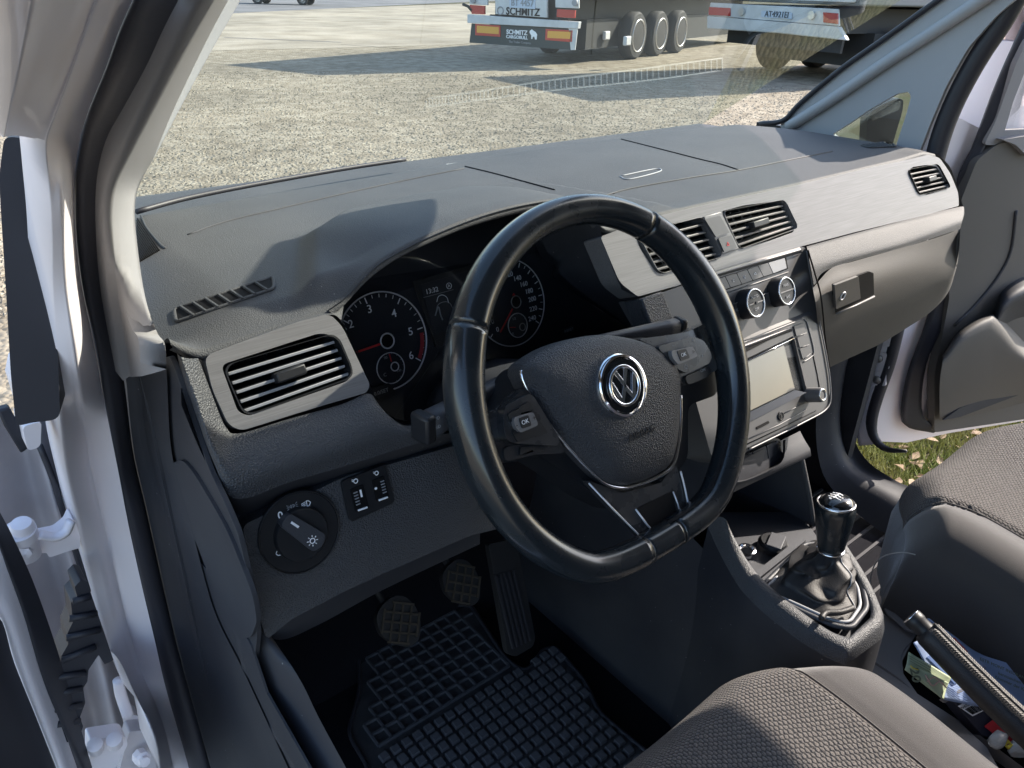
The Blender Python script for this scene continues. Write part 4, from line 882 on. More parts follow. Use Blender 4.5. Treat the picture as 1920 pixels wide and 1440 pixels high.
# ---------------- right hand silver trim
vl=[(1190,437),(1252,421),(1312,408),(1325,420),(1353,480),(1346,486),(1240,514),(1228,508),(1200,465)]
vr=[(1353,396),(1395,385),(1464,376),(1474,384),(1492,424),(1486,436),(1440,452),(1389,467),(1380,458)]
vR=[(1702,320),(1712,313),(1738,309),(1756,312),(1778,345),(1776,354),(1738,365),(1722,363)]
mid=[(1318,404),(1352,396),(1384,468),(1356,476)]
tr=pp('silver_trim',[(1196,556),(1162,530),(1126,444),(1152,434),(1232,405),(1320,384),(1480,350),(1640,312),(1700,300),(1740,290),(1762,296),(1782,325),(1797,362),(1798,386),(1740,402),(1600,436),(1510,460),(1345,508),(1270,536)],FA,.03,M['silver'],dash,off=.001,r=[.004,.01,.004,.002,0,0,0,0,0,.004,.01,.01,.01,.004,0,0,0,0,0],holes=[vl,vr,vR],hr=.004,bev=.0016)
M['silver2']=M['fascia']
vent('air_vent',[(1192,438),(1316,407),(1352,482),(1234,514)],5,M['silver'],.38,.03,M['slatlit'],M['silver'],fw=.001,label='left one of the two centre vents, beside the wheel rim')
vent('air_vent',[(1352,397),(1468,375),(1494,428),(1384,468)],5,M['silver'],.42,.03,M['slatlit'],M['silver'],fw=.001,label='right one of the two centre vents')
vent('air_vent',[(1700,319),(1756,308),(1780,352),(1722,366)],5,M['black'],.5,.03,M['black'],M['silver'],fw=.001,label='small vent at the passenger end')
hp=pp('switch_strip',[(1320,406),(1352,397),(1386,466),(1355,477)],FA,.01,M['silver'],dash,off=.004,bev=.0008)
pp('blank_button',[(1322,411),(1350,404),(1368,436),(1343,445)],FA,.004,M['fascia'],hp,off=.0062,r=.001,bev=.0008)
hzb=pp('hazard_button',[(1347,447),(1371,441),(1382,465),(1358,472)],FA,.004,M['fascia'],hp,off=.0062,r=.001,bev=.0008)
symb('warning_triangle',1365,457,(FA[0]+fn*.0066,fn),'tri',.0042,hp,M['red'])
# lit roll between trim and glovebox lid; glovebox
GP=pl((.7,.072,-.07),(0,-1,-.12))
loft('glovebox_roll',[WW([(1512,462),(1600,438),(1700,412),(1798,388),(1806,392)],FA,.001),WW([(1514,468),(1602,444),(1702,419),(1798,396),(1808,400)],FA,.010),WW([(1520,500),(1580,482),(1700,450),(1795,416),(1804,415)],FA,.022),WW([(1526,535),(1560,502),(1700,462),(1792,432),(1800,428)],FA,.021)],M['dash'],dash,nu=50,nv=14,mode='spl')
gl_=[WW([(1524,540),(1560,502),(1600,490),(1700,462),(1760,444),(1792,432),(1800,426)],FA,.021),WW([(1530,575),(1580,550),(1630,535),(1700,515),(1755,505),(1788,498),(1799,460)],GP,.0),WW([(1538,640),(1585,620),(1630,600),(1700,572),(1750,548),(1782,530),(1796,490)],GP,-.004),WW([(1553,690),(1600,668),(1650,645),(1700,615),(1745,585),(1778,548),(1794,500)],GP,-.03)]
gb=loft('glove_box',gl_,M['taupe'],dash,nu=50,nv=26,mode='spl')
loft('glove_box_underside',[gl_[3],[p+V((0,.16,-.02)) for p in gl_[3]]],M['taupe'],dash,nu=20,nv=4,mode='spl')
tube('lid_gap',WW([(1515,470),(1530,520),(1540,560),(1548,640),(1556,690)],GP,.004),.0012,M['void'],gb,6,smoothpath=20)
pp('handle_recess',[(1563,534),(1630,509),(1638,512),(1639,552),(1566,586)],GP,.003,M['void'],gb,off=.0015,r=.002,bev=.0008)
pp('latch',[(1565,535),(1610,518),(1614,560),(1568,580)],GP,.004,M['taupe'],gb,off=.0055,r=.003,bev=.0018)
ringt('lock_rim',W(1580.5,555,GP,.006),GP[1],.0058,.0011,M['edge'],gb,28); box('keyhole',W(1581,555,GP,.0062),ex*.0006,V((0,0,.003)),V((0,.0003,0)),M['void'],gb)
tube('chrome_strip',WW([(1568,588),(1604,573),(1639,556)],GP,.006),.0016,M['silver'],gb,8)
loft('dash_end',[WW([(1760,290),(1784,318),(1804,380),(1808,402),(1801,430),(1794,500)],FA,.0)[:6],[p+V((.012,.06,0)) for p in WW([(1760,290),(1784,318),(1804,380),(1808,402),(1801,430),(1794,500)],FA,.0)]],M['taupe'],dash,nu=20,nv=4,mode='spl')
# ---------------- centre stack
st=pp('centre_stack',[(1215,558),(1345,512),(1506,463),(1512,466),(1527,560),(1548,660),(1557,730),(1551,766),(1505,793),(1404,842),(1372,872),(1335,860),(1290,700)],FA,.05,M['fascia'],dash,off=.002,r=[0,0,.004,.004,0,0,.006,.01,.01,.004,.006,.01,0],bev=.0025)
pp('textured_cheek',[(1203,560),(1243,546),(1268,610),(1232,640)],FA,.03,M['dashfront'],dash,off=.006,bev=.002)
tube('stack_edge',WW([(1512,470),(1530,570),(1549,665),(1557,725),(1552,764),(1505,793),(1404,843)],FA,.004),.0012,M['silver'],st,8,smoothpath=60)
loft('top_lip',[WW([(1300,522),(1400,492),(1500,463)],FA,.003),WW([(1302,527),(1402,497),(1502,468)],FA,.009),WW([(1304,531),(1404,502),(1504,474)],FA,.003)],M['silver'],st,nu=20,nv=9,mode='spl')
# climate control
cb=[(1322,531),(1338,526),(1359.5,518),(1381,511.5),(1401,505),(1421,498),(1440,492),(1472,483)]
bl=[(1330,552),(1348.5,546),(1370,539.5),(1391,533),(1411.5,526),(1432,519),(1450,513),(1476,503)]
pp('button_well',[(1318,531),(1474,481),(1478,504),(1326,556)],FA,.002,M['void'],st,off=.0028,r=.001,bev=.0004)
for i in range(7):
    q=[cb[i],cb[i+1],bl[i+1],bl[i]]; c0=WW(q,FA,.0052); m_=sum(c0,V((0,0,0)))/4; c0=[m_+(p-m_)*.95 for p in c0]
    bt=plate('climate_button',rnd(c0,.001),fn,.003,M['fascia'] if i<6 else M['dim'],st,bev=.0008)
    if 0<i<5: symb('button_symbol',sum(x for x,y in q)/4,sum(y for x,y in q)/4+1,(FA[0]+fn*.0056,fn),'vane' if i<4 else 'car',.0032,st,M['white'])
tube('panel_line',WW([(1350,553),(1420,530),(1478,510)],FA,.003),.0007,M['silver'],st,6)
def knob(face,lab,r=.0195,dep=.018,name='climate_knob'):
    c=W(*face,FA,.002+dep); k=lathe(name,c,fn,[(r*1.02,-dep),(r,-.002),(r*.97,0),(r*.90,.0003),(r*.86,-.0006),(0,-.0008)],M['black'],st,48)
    ringt('knob_ring',c,fn,r*.93,.0011,M['chrome'],k,48); box('knob_bar',c+fn*.0002,ex*r*.78,fu*.0006,fn*.0008,M['silver'],k); 
    text('lettering',lab[0],c+fn*.0003+fu*r*.42,ex,fu,.0055,M['dim'],k,.0002); text('lettering',lab[1],c+fn*.0003-fu*r*.42,ex,fu,.0055,M['dim'],k,.0002)
    return k
for q in ([(1367,573),(1390,565),(1394,590),(1374,598)],[(1424,555),(1441,549),(1445,568),(1430,573)]):
    pp('climate_button',q,FA,.004,M['fascia'],st,off=.005,r=.001,bev=.0008); tube('button_edge',WW(q[:2],FA,.006),.0006,M['silver'],st,6)
text('lettering','A/C',W(1381,582,FA,.0055),ex,fu,.005,M['dim'],st)
kk=knob((1417,568),('AUTO','OFF')); lathe('knob_pin',W(1417,568,FA,.021),fn,[(.0022,0),(.0018,.002),(0,.002)],M['black'],kk,12)
knob((1475.5,545.5),('MAX','A/C'))
loft('stack_shelf',[WW([(1385,640),(1420,622),(1500,590),(1520,584)],FA,.002),WW([(1386,646),(1422,628),(1502,596),(1522,590)],FA,.006)],M['fascia'],st,nu=12,nv=5,mode='spl')
# radio
rd=pp('radio',[(1352,652),(1390,640),(1504,596),(1518,604),(1540,690),(1551,752),(1535,772),(1404,838),(1378,846)],FA,.006,M['fascia'],dash,off=.0055,r=.004,bev=.0012,holes=[[(1372,686),(1487,630),(1512,734),(1395,796)]],hr=0)
pp('screen_back',[(1362,684),(1490,624),(1518,738),(1388,802)],FA,.002,M['void'],rd,off=.002)
pp('screen',[(1362,696),(1470,647.5),(1490.5,729),(1384,781)],FA,.0015,M['screen'],rd,off=.0042,bev=.0003)
pp('screen_ledge',[(1384,783),(1491,731),(1513,736),(1396,797)],pl(FA[0],(0,-1,1.2)),.001,M['fascia'],rd,off=.0)
tube('chrome_line',WW([(1356,655),(1392,643),(1500,600),(1508,600),(1514,608),(1526,658),(1520,670),(1506,679)],FA,.0062),.0009,M['silver'],rd,8,smoothpath=60)
loft('highlight_bar',[WW([(1360,657),(1400,643),(1482,612)],FA,.006),WW([(1361,660),(1401,647),(1483,615)],FA,.0095),WW([(1362,665),(1402,651),(1484,619)],FA,.006)],M['silver'],rd,nu=12,nv=7,mode='spl')  # silver bar painting in the highlight above the screen
pp('disc_slot',[(1364,672),(1442,632),(1484,616),(1485,621),(1443,637),(1366,677)],FA,.002,M['void'],rd,off=.0064,bev=0)
tube('screen_edge',WW([(1395,680),(1489,634),(1513,735)],FA,.0062),.0007,M['chrome'],rd,6)
for q in ([(1489,612),(1507,605),(1512,624),(1494,631)],[(1495,633),(1513,627),(1517,646),(1500,652)],[(1500,654),(1516.5,648),(1520,663),(1506,674)]):
    pp('radio_button',q,FA,.003,M['fascia'],rd,off=.0075,r=.001,bev=.0008); tube('button_edge',WW([q[3],q[2]],FA,.0078),.0005,M['silver'],rd,6)
c=W(1543,740,FA,.030); k=lathe('volume_knob',c,fn,[(.0108,-.022),(.0105,-.003),(.0095,0),(.006,.0002),(.0055,-.0008),(0,-.0008)],M['fascia'],rd,36); ringt('knob_ring',c-fn*.0002,fn,.0078,.0010,M['chrome'],k,32)
lathe('socket',W(1463.5,780,FA,.006),fn,[(.0062,0),(.0062,.0012),(.005,.0016),(.0045,.0008),(.002,.0008),(.002,.0016),(0,.0016)],M['black'],rd,28)
pp('card_slot',[(1418,801),(1441,789),(1443,793),(1420,805)],FA,.002,M['void'],rd,off=.0064,bev=0)
tube('chrome_line',WW([(1470,775),(1512,754)],FA,.0062),.0006,M['silver'],rd,6); tube('chrome_line',WW([(1405,822),(1460,797),(1512,768)],FA,.0062),.0006,M['silver'],rd,6)
tube('panel_line',WW([(1524,662),(1532,700),(1538,735)],FA,.006),.0006,M['void'],rd,6); tube('panel_line',WW([(1400,833),(1470,800),(1530,770)],FA,.006),.0007,M['void'],rd,6)
# cubby below the radio
pp('cubby_back',[(1365,880),(1385,850),(1455,820),(1468,828),(1462,865),(1392,905)],FA,.004,M['black'],st,off=-.030,r=.008,bev=.002)
for q in ([(1368,868),(1410,848),(1415,875),(1374,896)],[(1412,847),(1436,836),(1440,862),(1417,873)],[(1438,835),(1458,826),(1456,852),(1442,860)]): pp('cubby_button',q,FA,.004,M['side'],st,off=-.022,r=.001,bev=.001)
loft('cubby_lip',[WW([(1360,900),(1400,895),(1450,872),(1466,855),(1468,826)],FA,-.028),WW([(1360,906),(1402,900),(1452,877),(1470,858),(1473,824)],FA,-.010)],M['side'],st,nu=20,nv=5)
# ================================================================ CENTRE CONSOLE
con=thing('centre_console',(.38,0,-.70),'dark plastic centre console with raised rim round the gear lever','console')
# column between stack and tunnel
cl=WW([(1365,872),(1335,880),(1300,900),(1300,980),(1340,1000)],FA,-.01)
loft('console_front',[W3([(1372,872,.275),(1500,808,.49)],'x'),W3([(1360,930,.29),(1512,860,.485)],'x'),[V((.29,.17,-.33)),V((.475,.17,-.33))],[V((.29,.16,-.40)),V((.475,.16,-.40))]],M['side'],con,nu=6,nv=12,mode='spl')
KP=PZ(-.365)
rimL=W3([(1338,968,-.315),(1352,1000,-.330),(1372,1040,-.345),(1395,1078,-.357),(1420,1106,-.362),(1450,1133,-.366),(1485,1160,-.368),(1520,1185,-.370),(1556,1206,-.370),(1592,1222,-.370)])
rimR=W3([(1560,985,-.360),(1575,1002,-.362),(1590,1022,-.364),(1603,1042,-.366),(1616,1062,-.367),(1628,1083,-.368),(1640,1106,-.369),(1650,1130,-.370),(1658,1152,-.370),(1655,1172,-.370)])
inL=W3([(1362,975,-.312),(1374,1003,-.328),(1392,1036,-.343),(1412,1066,-.354),(1434,1090,-.360),(1462,1115,-.364),(1496,1142,-.366),(1530,1166,-.368),(1562,1186,-.368),(1592,1196,-.368)])
inR=W3([(1548,992,-.358),(1562,1010,-.360),(1576,1030,-.362),(1590,1052,-.364),(1602,1072,-.365),(1612,1090,-.366),(1622,1110,-.367),(1630,1128,-.368),(1634,1144,-.368),(1632,1158,-.368)])
n_=50
oL=spl(rimL,n_)+spl(rimR[::-1],n_); iL=spl(inL,n_)+spl(inR[::-1],n_)
rows=[[p+V((0,0,-.006)) for p in iL],[p for p in iL],[a.lerp(b,.3)+V((0,0,.0025)) for a,b in zip(iL,oL)],[a.lerp(b,.75)+V((0,0,.0015)) for a,b in zip(iL,oL)],[p+V((0,0,-.003)) for p in oL]]
cen=V((.375,.0,0))
out2=[];out3=[]
for p in oL:
    d=V((p.x-.375,(p.y+.05)*.35,0)); d.normalize(); out2.append(p+d*.006+V((0,0,-.018))); out3.append(V((p.x+d.x*.018,p.y+d.y*.012,-.50)))
rows.append(out2)
vs,fs=gridmesh(rows); mk('console_rim',vs,fs,M['dashfront'],con,smooth=True)
vs,fs=gridmesh([out2,[(a.lerp(b,.5)) for a,b in zip(out2,out3)],out3,[V((p.x+(-.012 if p.x<.375 else .012),p.y,-.71)) for p in out3]]); mk('console_body',vs,fs,M['side'],con,smooth=True)  # darker plastic than the rim, shade of the unlit sides painted in
# tray floor, sockets
KF=PZ(-.385)
pp('console_tray',[(1320,960),(1500,960),(1640,1160),(1600,1220),(1440,1150),(1380,1080)],PZ(-.392),.006,M['hard'],con,bev=.001)
loft('console_side',[[V((.285,-.02,-.40)),V((.282,.15,-.34)),V((.285,.40,-.30))],[V((.268,-.02,-.52)),V((.266,.15,-.50)),V((.268,.40,-.46))],[V((.258,-.02,-.71)),V((.258,.15,-.71)),V((.26,.45,-.71))]],M['side'],con,nu=12,nv=14)
loft('console_side',[[V((.490,.0,-.38)),V((.49,.15,-.33)),V((.49,.35,-.22))],[V((.51,.0,-.52)),V((.51,.15,-.50)),V((.51,.40,-.46))],[V((.52,-.0,-.71)),V((.52,.15,-.71)),V((.52,.45,-.71))]],M['hard'],con,nu=12,nv=14)
# bright edge of the stack pillar on the passenger side
tube('pillar_edge',W3([(1499,835,.485),(1508,880,.485),(1518,930,.485),(1526,985,.485)],'x'),.0035,M['dash'],con,8,smoothpath=16)
loft('pillar_cheek',[W3([(1499,830,.483),(1526,985,.483)],'x'),[V((.483,.30,-.18)),V((.483,.32,-.42))]],M['side'],con,nu=8,nv=3)
loft('pillar_cheek',[W3([(1372,872,.275),(1352,935,.285),(1340,985,.292)],'x'),[V((.275,.30,-.16)),V((.285,.31,-.3)),V((.29,.32,-.42))]],M['side'],con,nu=8,nv=3)
s1=lathe('power_socket',W(1400,1033,PZ(-.386)),(0,0,1),[(.013,-.004),(.013,.004),(.0105,.005),(.009,.001),(0,.001)],M['chrome'],con,28); disc('socket_cap',W(1400,1033,PZ(-.380)),(0,0,1),.008,.004,M['gloss'],s1,20)
s1=lathe('power_socket',W(1449,1022,PZ(-.386)),(0,0,1),[(.022,-.004),(.022,.004),(.019,.006),(.018,.009),(0,.010)],M['black'],con,32); box('socket_flap',W(1455,1015,PZ(-.374)),(.016,.006,0),(-.004,.010,0),(0,0,.002),M['hard'],s1,bev=.001)
# ridge plates in front of the boot
for q in ([(1398,1086),(1502,1006),(1512,1012),(1408,1096)],[(1410,1099),(1514,1014),(1521,1018),(1420,1107)]):
    pp('tray_ridge',q,PZ(-.376),.008,M['hard'],con,r=.002,bev=.0025)
fr=[(1420,1108),(1510,1020),(1540,1020),(1590,1060),(1618,1100),(1626,1140),(1596,1178),(1560,1172),(1500,1145),(1460,1125)]
c0=rnd(WW(fr,PZ(-.370)),.010); m_=sum(c0,V((0,0,0)))/len(c0)
tube('boot_frame',c0,.0036,M['hard'],con,10,closed=True)
c0=rnd(WW([(1430,1108),(1512,1028),(1540,1028),(1583,1064),(1608,1100),(1614,1136),(1592,1168),(1560,1163),(1503,1137),(1465,1120)],PZ(-.368)),.010)
tube('boot_frame_rim',c0,.0022,M['dim'],con,8,closed=True)
# gear lever: boot, stem collar, knob
KC=W(1566,958,PX(.372)); BC=V((.368,-.108,-.372))
gl2=thing('gear_lever',V((.368,-.10,-.372)),'gear stick with glossy black and chrome knob in a black leather boot','gear lever')
axis=(KC-V((.370,-.098,-.42))).normalized()
kb=lathe('knob',KC,axis,[(.0150,-.062),(.0166,-.060),(.0182,-.050),(.0215,-.030),(.0240,-.012),(.0252,.0),(.0249,.008),(.0238,.012)],M['leather'],gl2,44)
ringt('knob_ring',KC+axis*.012,axis,.0230,.0017,M['chrome2'],kb,44)
lathe('knob_cap',KC+axis*.012,axis,[(.0222,-.001),(.0213,.0030),(.0185,.0062),(.0135,.0088),(.007,.0101),(0,.0105)],M['gloss'],kb,44)
ringt('collar_ring',KC-axis*.060,axis,.0168,.0018,M['chrome2'],kb,36)
gx=ex-axis*ex.dot(axis); gx.normalize(); gy=axis.cross(gx); gc=KC+axis*.0248
b=MB(); 
for k in (-.006,0,.006):
    for sgn in (-1,1): b.seg(gc+gx*k-axis*.0012,gc+gx*k+gy*.005*sgn-axis*.0022,axis,.0011,.0010)
b.seg(gc-gx*.009-axis*.0012,gc+gx*.006-axis*.0012,axis,.0011,.0010); b.build('shift_pattern',M['white'],kb)
for i,(s,dx,dy) in enumerate((('1',-.006,.0072),('3',0,.0075),('5',.006,.0072),('2',-.006,-.0072),('4',0,-.0075),('R',-.0105,.003))): text('numeral',s,gc+gx*dx+gy*dy-axis*.0028,gx,gy,.0042,M['white'],kb,.0006)
# leather boot with folds
foot=arc(WW([(1424,1108),(1500,1030),(1530,1012),(1560,1030),(1596,1066),(1612,1104),(1612,1140),(1590,1168),(1555,1166),(1500,1140),(1458,1124)],PZ(-.374)),72,True)
tp=KC-axis*.060; rows=[]
x_,y_,z_=basis(axis,up=(foot[0]-tp)); topl=[tp+(x_*math.cos(2*math.pi*j/72)+y_*math.sin(2*math.pi*j/72))*.0125 for j in range(72)]
if (foot[18]-tp).dot(y_)<0: topl=[tp+(x_*math.cos(2*math.pi*j/72)-y_*math.sin(2*math.pi*j/72))*.0125 for j in range(72)]
for i in range(34):
    t_=i/33; k=t_**1.45*.9+.1*t_; zt=t_
    r=[]
    for j in range(72):
        a_=topl[j];b_=foot[j]; c_=V((a_.x*(1-k)+b_.x*k,a_.y*(1-k)+b_.y*k,a_.z*(1-zt)+b_.z*zt)); ctr=tp.lerp(V((sum(p.x for p in foot)/72,sum(p.y for p in foot)/72,foot[0].z)),zt)
        d=V((c_.x-ctr.x,c_.y-ctr.y,0)); l=d.length; d.normalize() if l>0 else None
        ph=2*math.pi*j/72; w_=math.sin(math.pi*t_)
        fold=.0075*w_*(math.sin(3*ph+2.2*math.sin(t_*7)+.5)*.6+math.sin(5*ph-t_*9)*.35)+.0035*w_*math.sin(t_*22+2*math.sin(2*ph))+.002*w_*math.sin(9*ph+t_*14)
        bulge=.010*math.sin(math.pi*min(1,t_*1.15))**2*(1 if t_<.87 else 0)
        r.append(c_+d*(fold+bulge)+V((0,0,.004*w_*math.sin(4*ph+t_*6))))
    rows.append(r)
vs,fs=gridmesh(rows,True); mk('leather_boot',vs,fs,M['softleather'],gl2,smooth=True,sub=1)
tube('boot_seam',[rows[i][50]+V((.0006,-.0006,.0006)) for i in range(3,33)],.0008,M['dim'],gl2,6)
tube('boot_tuck',WW([(1540,1160),(1548,1150),(1575,1148),(1600,1140)],PZ(-.358)),.004,M['softleather'],gl2,10,smoothpath=20)
# ================================================================ HANDBRAKE
hb=thing('handbrake',V((.37,-.36,-.44)),'black leather handbrake lever with pale stitching between the seats','handbrake')
p0=W(1735,1182,PX(.362)); p1=W(2010,1446,PX(.368)); L_=(p1-p0).length; hd=(p1-p0).normalized()
pts=[p0.lerp(p1,i/29)+V((0,0,-.004*math.sin(i/29*3.1))) for i in range(30)]
tube('lever_grip',pts,[.0150]+[.0172+.0020*(i/29) for i in range(29)],M['softleather'],hb,22)
lathe('release_button',p0,-hd,[(.0115,-.002),(.0115,.010),(.0125,.012),(.0125,.020),(.0110,.0225),(0,.0225)],M['black'],hb,26)
ringt('button_ring',p0-hd*.0215,hd,.0112,.0010,M['chrome'],hb,24)
sdv=hd.cross(V((0,0,1))).normalized(); tu=sdv.cross(hd).normalized(); tu=tu if tu.z>0 else -tu
b=MB(); rr=.0142
for s_ in (-1,1):
    for i in range(62):
        p=p0.lerp(p1,.02+i/63)+V((0,0,-.004*math.sin(i/63*3.1))); f_=(.0172+.002*(i/63)); dd_=(tu*.93+sdv*.30*s_*(1 if True else 0)+(-ex*0)).normalized()
        b.seg(p+dd_*f_+sdv*.0008*s_,p+dd_*f_+hd*.0026+sdv*-.0012*s_,dd_,.0009,.0008)
tag(b.build('stitching',M['thread'],hb),kind='stuff')
tube('leather_welt',[p+tu*(.0170+.002*i/29) for i,p in enumerate(pts)],.0016,M['softleather'],hb,8)
# ================================================================ TUNNEL, TRAY AND THINGS UNDER THE LEVER
tun=thing('tunnel_tray',(.38,-.4,-.7),'grey plastic tunnel cover with open storage tray under the handbrake','storage tray')
loft('tunnel_cover',[W3([(1555,1262,-.50),(1650,1290,-.50),(1720,1330,-.50),(1790,1372,-.50),(1900,1450,-.5)]),W3([(1640,1240,-.47),(1690,1275,-.47),(1730,1312,-.475),(1800,1352,-.475),(1920,1440,-.475)])],M['trimgrey'],tun,nu=20,nv=5,mode='spl')
pp('tunnel_floor',[(1560,1180),(1690,1110),(1735,1165),(1712,1200),(1692,1240),(1694,1262),(1720,1300),(1790,1345),(1850,1400),(1900,1490),(1620,1470)],PZ(-.472),.01,M['trimgrey'],tun,bev=.001)
pp('tray_floor',[(1690,1250),(1760,1190),(2300,1500),(2100,1700),(1700,1330)],PZ(-.53),.004,M['void'],tun,bev=.001)
loft('tray_wall',[W3([(1692,1262,-.47),(1688,1240,-.47),(1700,1212,-.47),(1730,1190,-.47)]),W3([(1696,1290,-.525),(1692,1262,-.525),(1705,1232,-.525),(1735,1205,-.525)])],M['black'],tun,nu=20,nv=3,mode='spl')
pp('floor_strip',[(1655,1132),(1664,1150),(1700,1180),(1722,1186),(1700,1168),(1668,1140)],PZ(-.46),.004,M['trimgrey'],tun,bev=.001)
BP=pl((.33,-.30,-.46),(-.30,-.62,.72))
def paper(name,px,P,m,label,cat,off=0,wav=.003,nu=16,parent=None):
    q=WW(px,P,off); rows=[]
    for i in range(nu):
        r=[]
        for j in range(nu):
            u,v=i/(nu-1),j/(nu-1); p=(q[0]*(1-v)+q[1]*v)*(1-u)+(q[3]*(1-v)+q[2]*v)*u
            r.append(p+P[1]*(wav*math.sin(v*5+u*2)+wav*.4*math.sin(u*9+v*3)))
        rows.append(r)
    vs,fs=gridmesh(rows); o=mk(name,vs,fs,m,parent,smooth=True,solid=.0004)
    if not parent: tag(o,label,cat)
    return o
M['blue']=mat('pale blue paper',(.33,.42,.62),.6,var=(25,(.28,.37,.58)))
M['blue2']=mat('darker blue print',(.14,.22,.45),.6)
M['note']=mat('green banknote',(.46,.52,.36),.7,var=(40,(.40,.47,.30)))
M['pink']=mat('faded pink print',(.55,.36,.30),.7); M['noteink']=mat('green grey ink',(.14,.17,.12),.7); M['yellow']=mat('yellow plastic',(.65,.55,.06),.5)
M['redcard']=mat('red card',(.45,.02,.03),.45); M['navy']=mat('navy card box',(.02,.022,.04),.5); M['film']=mat('crumpled clear film',(.55,.57,.57),.25,trans=.4)
bp1=thing('blue_document',W(1760,1240,BP),'folded pale blue printed document tucked behind the green banknote','document')
paper('sheet',[(1712,1205),(1745,1188),(1860,1330),(1768,1312)],BP,M['blue'],0,0,-.006,.001,parent=bp1)
for k in range(6):
    A_=W(1772+k*2,1278+k*5,BP,-.0035); B_=W(1806+k*2,1292+k*5,BP,-.0035); tube('print_line',[A_,B_],.0003,M['blue2'],bp1,5)
pp('print_block',[(1738,1232),(1755,1222),(1800,1275),(1790,1282)],BP,.0004,M['blue2'],bp1,off=-.0038,bev=0)
B2=pl((.40,-.30,-.47),(-.3,-.4,.8))
d2=thing('blue_document',W(1870,1250,B2),'crumpled pale blue letter lying right of the handbrake, with printed lines','document')
paper('sheet',[(1730,1160),(1835,1222),(1935,1262),(1990,1420)],B2,M['blue'],0,0,0,.004,parent=d2)
paper('sheet',[(1735,1160),(1748,1162),(1850,1250),(1840,1262)],B2,M['blue'],0,0,.004,.002,parent=d2)
pp('pink_stripe',[(1780,1196),(1790,1196),(1815,1222),(1808,1226)],B2,.0006,M['redcard'],d2,off=.010,bev=0)
for k,(q,s) in enumerate((((1890,1258),'ESTR MONT INSURANCE 18'),((1893,1271),'kennzeichen'),((1900,1284),'Nummer der Karte'))):
    c=W(*q,B2,.007); xd=W(q[0]+30,q[1]+13,B2,.007)-c; text('lettering',s,c,xd,B2[1].cross(xd),.0058,M['noteink'],d2,.0002)
bn=thing('banknote',W(1730,1270,BP),'folded green banknote reading 20 in the tray','banknote')
paper('note',[(1696,1256),(1704,1222),(1783,1270),(1768,1312)],BP,M['note'],0,0,.004,.0008,parent=bn)
paper('folded_flap',[(1700,1248),(1710,1245),(1778,1280),(1764,1310)],BP,M['note'],0,0,.009,.001,parent=bn)
c=W(1716,1266,BP,.0115); xd=W(1710,1250,BP,.0115)-W(1717,1282,BP,.0115); text('numeral','20',c,-xd,BP[1].cross(-xd),.017,M['noteink'],bn,.0003,bold=.02)
tube('print_curl',WW([(1735,1265),(1748,1285),(1762,1278),(1775,1290)],BP,.0125),.0009,M['pink'],bn,6,smoothpath=20); tube('print_curl',WW([(1738,1278),(1752,1270),(1768,1283)],BP,.0125),.0007,M['pink'],bn,6,smoothpath=20)
tube('yellow_edge',WW([(1707,1248),(1712,1253),(1722,1256)],BP,.0125),.0008,M['yellow'],bn,6)
for k in range(3): tube('print_line',WW([(1704+k,1229+k*5),(1745+k,1252+k*5)],BP,.0062),.0003,M['noteink'],bn,5)
bx_=thing('card_box',W(1830,1330,BP),'dark navy card box with a white barcode label','box')
pp('box_lid',[(1786,1312),(1820,1290),(1850,1310),(1900,1400),(1840,1378)],BP,.02,M['navy'],bx_,off=-.010,bev=.001)
pp('box_edge',[(1764,1312),(1806,1288),(1812,1292),(1772,1318)],BP,.004,M['trimgrey'],bx_,off=-.006,bev=.0005)
lb=pp('barcode_label',[(1796,1324),(1832,1304),(1850,1330),(1824,1343)],BP,.0005,M['white'],bx_,off=-.0085,bev=0)
q=WW([(1800,1325),(1830,1309),(1846,1330),(1823,1340)],BP,-.0080); b=MB(); rg=random.Random(5); u=.05
while u<.95:
    w_=rg.choice((.012,.02,.03)); A_=q[0].lerp(q[1],u).lerp(q[3].lerp(q[2],u),.35); B_=q[3].lerp(q[2],u); b.seg(A_,B_,BP[1],(q[1]-q[0]).length*w_,.0002); u+=w_+rg.choice((.015,.025))
b.build('bars',M['dark'],lb); text('numeral','SN4008000022',q[0].lerp(q[1],.5).lerp(q[3].lerp(q[2],.5),.17),q[1]-q[0],q[0]-q[3],.0052,M['dark'],lb,.0001)
tag(pp('red_card',[(1846,1362),(1870,1344),(1912,1392),(1895,1402)],BP,.001,M['redcard'],None,off=-.004,r=.002,bev=0),'glossy red card under the handbrake','card')
def crumple(name,c,s,m,label,cat,seed):
    bm=bmesh.new(); bmesh.ops.create_icosphere(bm,subdivisions=3,radius=1); r_=random.Random(seed); ds=[(V((r_.gauss(0,1),r_.gauss(0,1),r_.gauss(0,1))).normalized(),r_.uniform(.6,1)) for _ in range(16)]
    for v in bm.verts:
        k=min(1,min(dd[1]/max(.05,v.co.dot(dd[0])) for dd in ds if v.co.dot(dd[0])>.05)); v.co=V((v.co.x*k*s[0],v.co.y*k*s[1],v.co.z*k*s[2]))+V(c)
    vs=[v.co.copy() for v in bm.verts]; fs=[tuple(v.index for v in f.verts) for f in bm.faces]; bm.free(); return tag(mk(name,vs,fs,m),label,cat)
crumple('plastic_wrapper',W(1872,1385,BP,.004),(.018,.012,.009),M['film'],'crumpled clear wrapper left of the yellow clip','wrapper',1)
crumple('plastic_wrapper',W(1905,1404,BP,.004),(.016,.012,.009),M['film'],'crumpled clear wrapper right of the yellow clip','wrapper',2)
